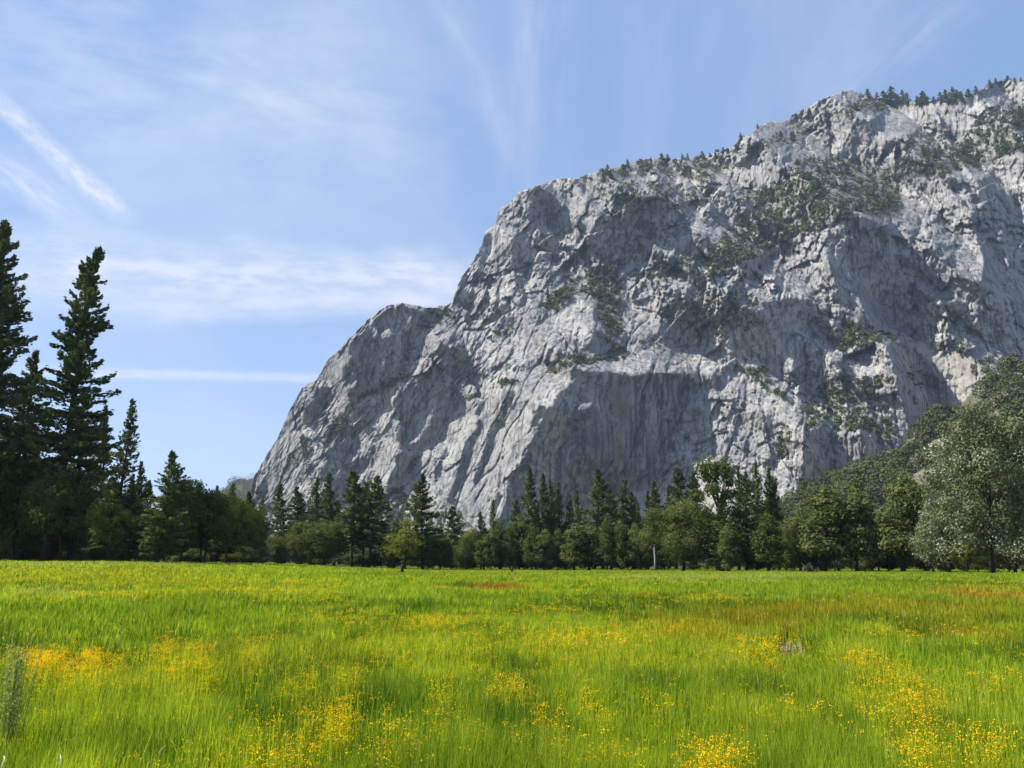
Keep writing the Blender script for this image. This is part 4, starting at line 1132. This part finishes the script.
def rock_tree(u_, v_, hpx, label, group, name):
    p = cliff_pt(np.array([u_]), np.array([v_]))[0]
    H = hpx * p[1] / F * 1.15
    r = empty(name, tuple(p - np.array([0, 0, 0.06 * H])), label, 'conifer', group)
    for nm, me in (('trunk', trunk_t), ('crown', crown_t)):
        c = bpy.data.objects.new(nm, me); COL.objects.link(c); c.parent = r
        k = H * rt_.uniform(1.8, 2.8)
        c.scale = (k, k, H); c.rotation_euler = (0, 0, rt_.rand() * 6)


rim = [(868, 9), (876, 8), (886, 14), (891, 17), (897, 12), (903, 15), (908, 13), (916, 9), (922, 15), (927, 11), (934, 8), (941, 12), (945, 13), (952, 15), (957, 12), (962, 11), (968, 10), (977, 8),
       (990, 9), (996, 8), (1008, 8), (1014, 6), (1020, 5), (662, 8), (667, 7), (683, 6), (688, 7), (697, 5), (703, 8), (709, 5), (716, 6), (722, 7), (640, 4), (621, 4), (651, 5), (741, 6), (757, 5), (597, 3), (609, 3), (842, 4)]
for u_, h_ in rim:
    rock_tree(u_ + rt_.uniform(-1, 1), np.interp(u_, sx_, sy_) + 3, h_, 'tiny dark conifer standing on the skyline rim of the cliff', 'conifers along the cliff rim', 'rim_conifer')
n = 0
while n < 150:
    u_ = rt_.uniform(560, 1024); v_ = rt_.uniform(95, 300)
    d = vegm[int(v_) - V0, int(u_) - U0]
    if v_ < np.interp(u_, sx_, sy_) + 4 or rt_.rand() > d ** 1.5 * (1.0 if v_ < 215 else 0.35): continue
    rock_tree(u_, v_, rt_.uniform(6, 11), 'tiny conifer rooted on a brushy ledge of the cliff face', 'conifers on the cliff ledges', 'ledge_conifer'); n += 1

# pale dead trunk, stumps, fallen log
a_ = Acc(); D = 184.0
bx, by, _ = pt(655, 563, D); bz = float(gz(bx, D))
hh = pt(655, 541, D)[2] - bz
tube(a_, [(0, 0, -.2), (.05, 0, hh * .4), (-.05, 0, hh * .8), (.1, 0, hh)], [.26, .22, .15, .05], 8)
sn = empty('dead_trunk', (bx, by, bz), 'pale bare dead trunk standing before the trees left of the big leafy tree', 'dead tree')
obj('trunk', a_.mesh('trunk', [M_BARK_PALE], True), sn)
for s_, zf in ((1, .55), (-1, .7), (1, .85)):
    b_ = Acc(); tube(b_, [(0, 0, hh * zf), (s_ * .7, .1, hh * zf + .5), (s_ * 1.1, .1, hh * zf + .9)], [.1, .06, .02], 5)
    obj('branch', b_.mesh('branch', [M_BARK_PALE], True), sn)


def stump(u_, v_, D, wpx, hpx, label):
    x, y, z = pt(u_, v_, D)
    a = Acc(); w_ = wpx * D / F / 2; h_ = hpx * D / F
    tube(a, [(0, 0, -.5), (0, 0, h_ * .1), (.02, 0, h_ * .6), (.05, 0, h_ * .97), (.05, 0, h_)], [w_ * 1.4, w_ * 1.1, w_ * .95, w_ * .9, w_ * .5], 10)
    o = obj('tree_stump', a.mesh('tree_stump', [M_BARK], True), None, (x, y, z)); tag(o, label, 'stump')


stump(402, 571.5, 95, 3.2, 7, 'dark upright stump in the meadow before the lone tall conifer')
stump(512, 570.5, 110, 2.2, 4, 'tiny dark stump in the meadow below the first centre conifer')
a_ = Acc()
x, y, z = pt(809, 566, 128); z = float(gz(x, y))
for k in range(26):
    p0 = rt_.normal(size=3) * [.45, .4, .15] + [0, 0, .35]; d = rt_.normal(size=3) * [.6, .5, .45]
    tube(a_, [p0 - d, p0, p0 + d], [.03, .09, .03], 5)
o = obj('brush_pile', a_.mesh('brush_pile', [M_BARK], True), None, (x, y, z + .3)); tag(o, 'dark pile of fallen branches at the meadow edge by the large column tree', 'brush pile')

# ------------------------------------------------------------------ meadow grass
def grass_mat():
    m, t, out = new_mat('grass')
    c = t.node('ShaderNodeAttribute', attribute_name='tint').outputs['Color']
    d = t.node('ShaderNodeBsdfDiffuse'); t.l.new(c, d.inputs['Color'])
    tr = t.node('ShaderNodeBsdfTranslucent'); t.l.new(t.mix(1.0, c, (1.3, 1.25, 0.6), 'MULTIPLY'), tr.inputs['Color'])
    mx = t.node('ShaderNodeMixShader'); mx.inputs[0].default_value = 0.5
    t.l.new(d.outputs[0], mx.inputs[1]); t.l.new(tr.outputs[0], mx.inputs[2])
    t.l.new(mx.outputs[0], out.inputs['Surface'])
    return m


M_GRASS = grass_mat()
GREEN = np.array([0.20, 0.30, 0.022]); LIME = np.array([0.31, 0.39, 0.03]); DEEP = np.array([0.09, 0.165, 0.018])
OCHRE = np.array([0.40, 0.28, 0.02]); RUST = np.array([0.32, 0.13, 0.03]); STRAW = np.array([0.42, 0.42, 0.14])


CL = [  # u, v, half width, half depth, heads
    (64, 668, 48, 17, 640), (40, 660, 16, 12, 160), (95, 664, 18, 14, 170), (186, 664, 28, 18, 300), (205, 650, 14, 8, 70), (250, 658, 14, 9, 100), (165, 640, 10, 8, 50),
    (335, 722, 24, 14, 110), (282, 748, 26, 18, 110), (262, 640, 40, 8, 90), (300, 690, 18, 14, 60), (345, 685, 14, 16, 60),
    (370, 622, 60, 8, 190), (430, 618, 40, 6, 110), (520, 636, 90, 8, 260), (590, 638, 40, 6, 130), (545, 605, 40, 4, 50), (478, 660, 18, 12, 60),
    (510, 692, 28, 8, 130), (440, 696, 12, 8, 40), (583, 688, 8, 10, 45), (398, 740, 16, 16, 60), (450, 726, 20, 14, 30), (545, 724, 18, 10, 40), (600, 712, 14, 10, 30),
    (748, 650, 30, 10, 120), (765, 646, 18, 6, 60), (855, 655, 22, 8, 80), (930, 700, 26, 16, 120), (905, 690, 20, 16, 110), (985, 742, 26, 12, 60), (925, 748, 20, 16, 80),
    (705, 758, 18, 12, 80), (730, 764, 16, 6, 60), (660, 700, 20, 16, 40), (880, 675, 20, 12, 70), (1000, 680, 20, 8, 40), (885, 720, 30, 12, 60), (690, 600, 60, 4, 50), (900, 630, 40, 6, 50),
    (150, 583, 120, 2, 60), (240, 590, 60, 4, 60), (120, 594, 40, 2.5, 60), (60, 575, 60, 2, 30), (300, 600, 50, 5, 50), (280, 582, 50, 2, 50), (360, 655, 60, 14, 120), (640, 660, 80, 14, 90), (820, 700, 80, 20, 100), (560, 755, 120, 14, 70), (100, 690, 60, 10, 40)]


def patch(U, V, u, v, a, b):
    return np.exp(-(((U - u) / a) ** 2 + ((V - v) / b) ** 2))


def tint(U, V, x, y, r):
    """colour of the sward from the kinds of grass growing in each part of the meadow"""
    n1 = fbm(x / 3.2, y / 7.0, 4, 90); n2 = fbm(x / 9, y / 16, 3, 95); n3 = fbm(x / 0.7, y / 0.9, 2, 99)
    f = np.clip(0.44 + 1.1 * n1 + 0.8 * n3, 0, 1)[:, None]
    c = GREEN * (1 - f) + LIME * f
    dpt = np.clip(-(n2 + 0.7 * n3) * 1.9 - 0.05, 0, .9)[:, None]
    c = c * (1 - dpt) + DEEP * dpt

    def to(c, w_, col):
        w_ = np.clip(w_, 0, 1)[:, None]; return c * (1 - w_) + col * w_
    nz = 0.55 + 0.9 * fbm(x / 1.5, y / 4, 3, 93)
    c = to(c, ss(-V, -582, -570) * 0.45, LIME * 1.0)
    c = to(c, patch(U, V, 80, 573, 160, 7) * 0.42 * nz, OCHRE * 1.05)
    c = to(c, patch(U, V, 60, 562, 200, 3) * 0.4, STRAW)
    c = to(c, patch(U, V, 980, 600, 120, 13) * 0.7 * nz, OCHRE)
    c = to(c, patch(U, V, 960, 592, 85, 7) * 1.0 * nz, RUST * 1.2)
    c = to(c, patch(U, V, 492, 584, 34, 2.5) * 1.1, RUST)
    c = to(c, patch(U, V, 460, 583, 12, 2) * 1.0, DEEP)
    c = to(c, patch(U, V, 660, 594, 40, 3) * 0.6 * nz, OCHRE)
    c = to(c, patch(U, V, 700, 620, 60, 12) * 1.0 * nz, OCHRE)
    c = to(c, patch(U, V, 810, 610, 65, 10) * 1.0 * nz, OCHRE * .95)
    c = to(c, patch(U, V, 960, 630, 60, 10) * 0.6 * nz, OCHRE)
    c = to(c, patch(U, V, 840, 588, 130, 8) * 0.55, GREEN * 1.2)
    c = to(c, patch(U, V, 500, 640, 130, 30) * 0.35 * nz, LIME * 1.1)
    c = to(c, patch(U, V, 120, 610, 180, 20) * 0.6, GREEN * 1.1)
    c = to(c, patch(U, V, 720, 575, 120, 3) * 0.5, STRAW)
    c = to(c, patch(U, V, 50, 588, 60, 6) * 0.4 * nz, STRAW)
    for u_, v_, a_, b_, n_ in CL:
        if n_ >= 60: c = to(c, patch(U, V, u_, v_, a_ * 1.1, b_ * 1.1) * 0.38 * nz, np.array([0.48, 0.44, 0.03]))
    return c


rg_ = np.random.RandomState(4)
NB = 1000000
lr = rg_.rand(NB)
dist = 3.2 * (250 / 3.2) ** (lr ** 0.88)
ang = rg_.uniform(-0.63, 0.63, NB) * (1 + 0.6 * np.exp(-dist / 5))
bx = np.sin(ang) * dist * 1.0; by = np.cos(ang) * dist
# tufts: pull blades together towards tussock centres
cell = np.clip(0.22 + dist * 0.008, 0.2, 2)
qx = np.round(bx / cell + 0.5 * vnoise(bx * 3, by * 3, 3)) * cell; qy = np.round(by / cell) * cell
pull = 0.35 * rg_.rand(NB)
bx += (qx - bx) * pull; by += (qy - by) * pull
bz = gz(bx, by)
tip = bz + 0.42
den = by * cp + (tip - CAMZ) * sp
Ub = 512 + F * bx / den; Vb = 384 - F * ((tip - CAMZ) * cp - by * sp) / den
hgt = 0.42 * (1 + 0.5 * fbm(bx / 1.3, by / 1.3, 3, 70) + 0.25 * fbm(bx / 5, by / 5, 2, 75)) * rg_.uniform(0.6, 1.18, NB)
hgt *= np.clip(1.1 - dist / 260, 0.5, 1)
hx_, hy_ = gpt(790, 648, 0.05)
hr_ = math.hypot(hx_, hy_); hcx, hcy = hx_ / hr_, hy_ / hr_
al_ = (bx - hx_) * hcx + (by - hy_) * hcy; ax_ = (bx - hx_) * hcy - (by - hy_) * hcx
dh = np.sqrt((ax_ / 0.30) ** 2 + ((al_ - 0.3) / 2.3) ** 2) + 0.25 * fbm(bx * 3, by, 2, 4)
df_ = np.sqrt((ax_ / 0.5) ** 2 + ((al_ + 3.4) / 3.0) ** 2)
hgt *= 0.40 + 0.60 * ss(df_, 0.7, 1.35)
keep = (dh > 0.9) | (rg_.rand(NB) < 0.06)
bx, by, bz, Ub, Vb, hgt, dist = [q[keep] for q in (bx, by, bz, Ub, Vb, hgt, dist)]
NB = len(bx)
colr = tint(Ub, Vb, bx, by, rg_) * rg_.uniform(0.72, 1.28, (NB, 1)) * (1 + rg_.normal(size=(NB, 3)) * 0.05)
dry = rg_.rand(NB) < 0.035
colr[dry] = STRAW * rg_.uniform(0.7, 1.2, (dry.sum(), 1))
wid = np.clip(0.00125 * dist, 0.004, 0.25) * rg_.uniform(0.6, 1.3, NB)
fa = rg_.rand(NB) * np.pi
ld = rg_.rand(NB) * 2 * np.pi; ll = hgt * np.abs(rg_.normal(size=NB)) * 0.20
wnd = 0.03 * hgt
lx = np.cos(ld) * ll + wnd; ly = np.sin(ld) * ll
wx_ = np.cos(fa) * wid * 0.5; wy_ = np.sin(fa) * wid * 0.5
B = np.stack([bx, by, bz], -1)
w3 = np.stack([wx_, wy_, 0 * wx_], -1)
mid = B + np.stack([lx * 0.32, ly * 0.32, hgt * 0.58], -1)
end = B + np.stack([lx, ly, hgt * np.clip(1 - (ll / hgt) ** 2 * .4, .5, 1)], -1)
Vg_ = np.stack([B - w3, B + w3, mid + w3 * 0.85, mid - w3 * 0.85, end], 1).reshape(-1, 3)
i5 = np.arange(NB)[:, None] * 5
gm = mesh_np('meadow_grass', Vg_, [i5 + np.array([[0, 1, 2, 3]]), i5 + np.array([[3, 2, 4]])], [M_GRASS], False, {'tint': np.repeat(np.clip(colr, 0.003, 1), 5, 0)})
tag(obj('meadow_grass', gm), 'tall green meadow grass covering the valley floor', 'grass', kind='stuff')

# ---- yellow flowers
m, t, out = new_mat('yellow_petals')
at = t.node('ShaderNodeAttribute', attribute_name='var').outputs['Fac']
c = t.mix(at, (0.78, 0.40, 0.006), (0.90, 0.62, 0.02))
d = t.node('ShaderNodeBsdfDiffuse'); t.l.new(c, d.inputs['Color'])
tr = t.node('ShaderNodeBsdfTranslucent'); t.l.new(c, tr.inputs['Color'])
mx = t.node('ShaderNodeMixShader'); mx.inputs[0].default_value = 0.35
t.l.new(d.outputs[0], mx.inputs[1]); t.l.new(tr.outputs[0], mx.inputs[2]); t.l.new(mx.outputs[0], out.inputs['Surface'])
M_PETAL = m
pos = []
for u_, v_, a_, b_, n_ in CL:
    n_ = int(n_ * 2.1)
    g = rg_.normal(size=(n_, 2)) * 0.68
    g = g[fbm(g[:, 0] * 2 + u_, g[:, 1] * 2 + v_, 3, 66) > -0.12]
    for gu_, gv_ in g:
        vv_ = v_ + gv_ * b_
        if vv_ < 568: continue
        pos.append(gpt(u_ + gu_ * a_, vv_, 0.46))
pos = np.array(pos)
# loose single heads everywhere
e = 4500
d_ = 5 * (60 / 5) ** rg_.rand(e); a_ = rg_.uniform(-.62, .62, e)
ex = np.stack([np.sin(a_) * d_, np.cos(a_) * d_], -1)
ex = ex[fbm(ex[:, 0] / 2, ex[:, 1] / 4, 3, 88) > 0.08]
pos = np.concatenate([pos, ex])
pz = gz(pos[:, 0], pos[:, 1]); hz2 = rg_.uniform(0.30, 0.56, len(pos))
dd = np.hypot(pos[:, 0], pos[:, 1])
hz2 = np.where(dd > 25, 0.48, hz2)
fl = Acc(); stems = Acc()
k = 10
sc = np.clip(dd / 9, 1, 6)
off = rg_.normal(size=(len(pos), k, 3)) * np.array([0.026, 0.026, 0.012]) * np.sqrt(sc)[:, None, None]
Cf = (np.stack([pos[:, 0], pos[:, 1], pz + hz2], -1)[:, None] + off).reshape(-1, 3)
sz = np.repeat(0.0095 * sc ** 0.8, k) * rg_.uniform(0.7, 1.3, len(Cf))
leaves(fl, Cf, sz, sz * 0.95, rg_, None, 0.9, np.clip(np.repeat(rg_.rand(len(pos)), k) * .6 + rg_.rand(len(Cf)) * .4, 0, 1))
tag(obj('yellow_wildflowers', fl.mesh('yellow_wildflowers', [M_PETAL])), 'clusters of small yellow wildflowers among the grass', 'wildflowers', kind='stuff')
S0 = np.stack([pos[:, 0], pos[:, 1], pz], -1); S1 = S0 + np.stack([0 * pz, 0 * pz, hz2], -1)
S0 += rg_.normal(size=S0.shape) * [.03, .03, 0]
an_ = rg_.rand(len(dd)) * 3.14; w_ = np.stack([(0.0005 * dd + 0.001) * np.cos(an_), (0.0005 * dd + 0.001) * np.sin(an_), 0 * dd], -1)
nr_ = dd < 11; S0, S1, w_ = S0[nr_], S1[nr_], w_[nr_]
Sv = np.stack([S0 - w_, S0 + w_, S1 + w_ * .6, S1 - w_ * .6], 1).reshape(-1, 3)
tag(obj('flower_stems', mesh_np('flower_stems', Sv, [np.arange(len(Sv)).reshape(-1, 4)], [M_GRASS], False, {'tint': np.tile([0.26, 0.34, 0.02], (len(Sv), 1))})),
    'thin green stems carrying the yellow wildflowers', 'stems', kind='stuff')

# ---- bare hollow with tan soil
M_TAN = plain_mat('tan_soil', (0.09, 0.07, 0.045), (0.24, 0.19, 0.12), 9.0, 1.0, 0.4)
g_ = np.linspace(-1, 1, 30); gx_, gy_ = np.meshgrid(g_, g_)
px_ = hx_ + gx_ * 0.36 * hcy + (gy_ * 2.3 + 0.3) * hcx; py_ = hy_ - gx_ * 0.36 * hcx + (gy_ * 2.3 + 0.3) * hcy
inside = (gx_ ** 2 + gy_ ** 2) < (0.85 + 0.15 * fbm(gx_ * 2, gy_ * 2, 3, 5))
ii = (np.arange(29)[:, None] * 30 + np.arange(29)[None]); msk = (inside[:-1, :-1] & inside[1:, 1:]).ravel(); ii = ii.ravel()[msk]
tag(obj('bare_soil_hollow', mesh_np('bare_soil_hollow', np.stack([px_, py_, gz(px_, py_) + 0.012 + 0.02 * fbm(px_ * 8, py_ * 8, 2, 3)], -1).reshape(-1, 3),
        [np.stack([ii, ii + 1, ii + 31, ii + 30], -1)], [M_TAN], True)), kind='structure')

# ---- tall weed at the left edge, dry stalks, pale seed plants
M_WEED = leaf_mat('weed_leaves', (0.20, 0.26, 0.08), (0.40, 0.43, 0.20), 0.5)
M_STRAW = leaf_mat('dry_straw', (0.42, 0.38, 0.26), (0.62, 0.58, 0.46), 0.3)


def weed(u_, v_, n_stem, hgt_, spread, lf, mat, label, name, cat, z0=0.0, leafn=60, group=None):
    x, y = gpt(u_, v_, z0); z = float(gz(x, y))
    root = empty(name, (x, y, z), label, cat, group)
    a = Acc(); b = Acc()
    for k in range(n_stem):
        az = rg_.rand() * 6.28; s = spread * rg_.rand()
        h = hgt_ * rg_.uniform(.75, 1.05)
        P_ = np.array([[math.cos(az) * s * .3, math.sin(az) * s * .3, -.03], [math.cos(az) * s * .6, math.sin(az) * s * .6, h * .5], [math.cos(az) * s, math.sin(az) * s, h]])
        tube(a, P_, [.0022, .0016, .001], 5)
        tq = rg_.uniform(.25, 1.02, leafn)
        C_ = np.stack([np.interp(tq, [0, .5, 1], P_[:, j]) for j in range(3)], -1) + rg_.normal(size=(leafn, 3)) * np.array([.02, .02, .015]) * (1.3 - tq)[:, None]
        leaves(b, C_, lf * rg_.uniform(.6, 1.2, leafn), lf * .4, rg_, np.tile([0, 0, 1.0], (leafn, 1)))
    obj('stem', a.mesh('stem', [mat], True), root)
    obj('foliage', b.mesh('foliage', [mat]), root)
    return root


weed(2, 790, 46, 1.12, 0.17, 0.022, M_WEED, 'tall grey green weed with feathery tops at the left edge of the meadow', 'tall_weed', 'weed')
weed(57, 603, 7, 0.62, 0.16, 0.03, M_STRAW, 'pale seeding plant in the far left meadow above the yellow flower patch', 'seeding_plant', 'plant', leafn=20)
weed(176, 606, 5, 0.6, 0.2, 0.03, M_STRAW, 'pale seeding plant right of the first one, far left meadow', 'seeding_plant', 'plant', leafn=14)
weed(117, 655, 3, 0.5, 0.08, 0.015, M_STRAW, 'small dry seed head above the leftmost flower patches', 'seeding_plant', 'plant', leafn=14)


def stalk(u1, v1, u2, v2, D, wd, label):
    p0 = np.array(pt(u1, v1, D)); p1 = np.array(pt(u2, v2, D + 0.1))
    root = Acc(); g = np.array([p0[0], p0[1], float(gz(p0[0], p0[1]))])
    m_ = (p0 + p1) / 2 + [0.01, 0, 0.012]
    tube(root, np.stack([g - g, p0 - g, m_ - g, p1 - g]), [wd * .8, wd, wd, wd * .5], 6, rg_.rand())
    tag(obj('dry_stalk', root.mesh('dry_stalk', [M_STRAW], True), None, tuple(g)), label, 'stalk')


stalk(59, 768, 60, 754, 5.4, .006, 'upright whitish dry stalk at the bottom edge near the left corner')
stalk(2, 766, 4, 756, 5.2, .005, 'short whitish dry stalk in the bottom left corner')
stalk(148, 764, 166, 745, 5.6, .0035, 'long thin pale stalk leaning right near the bottom left')
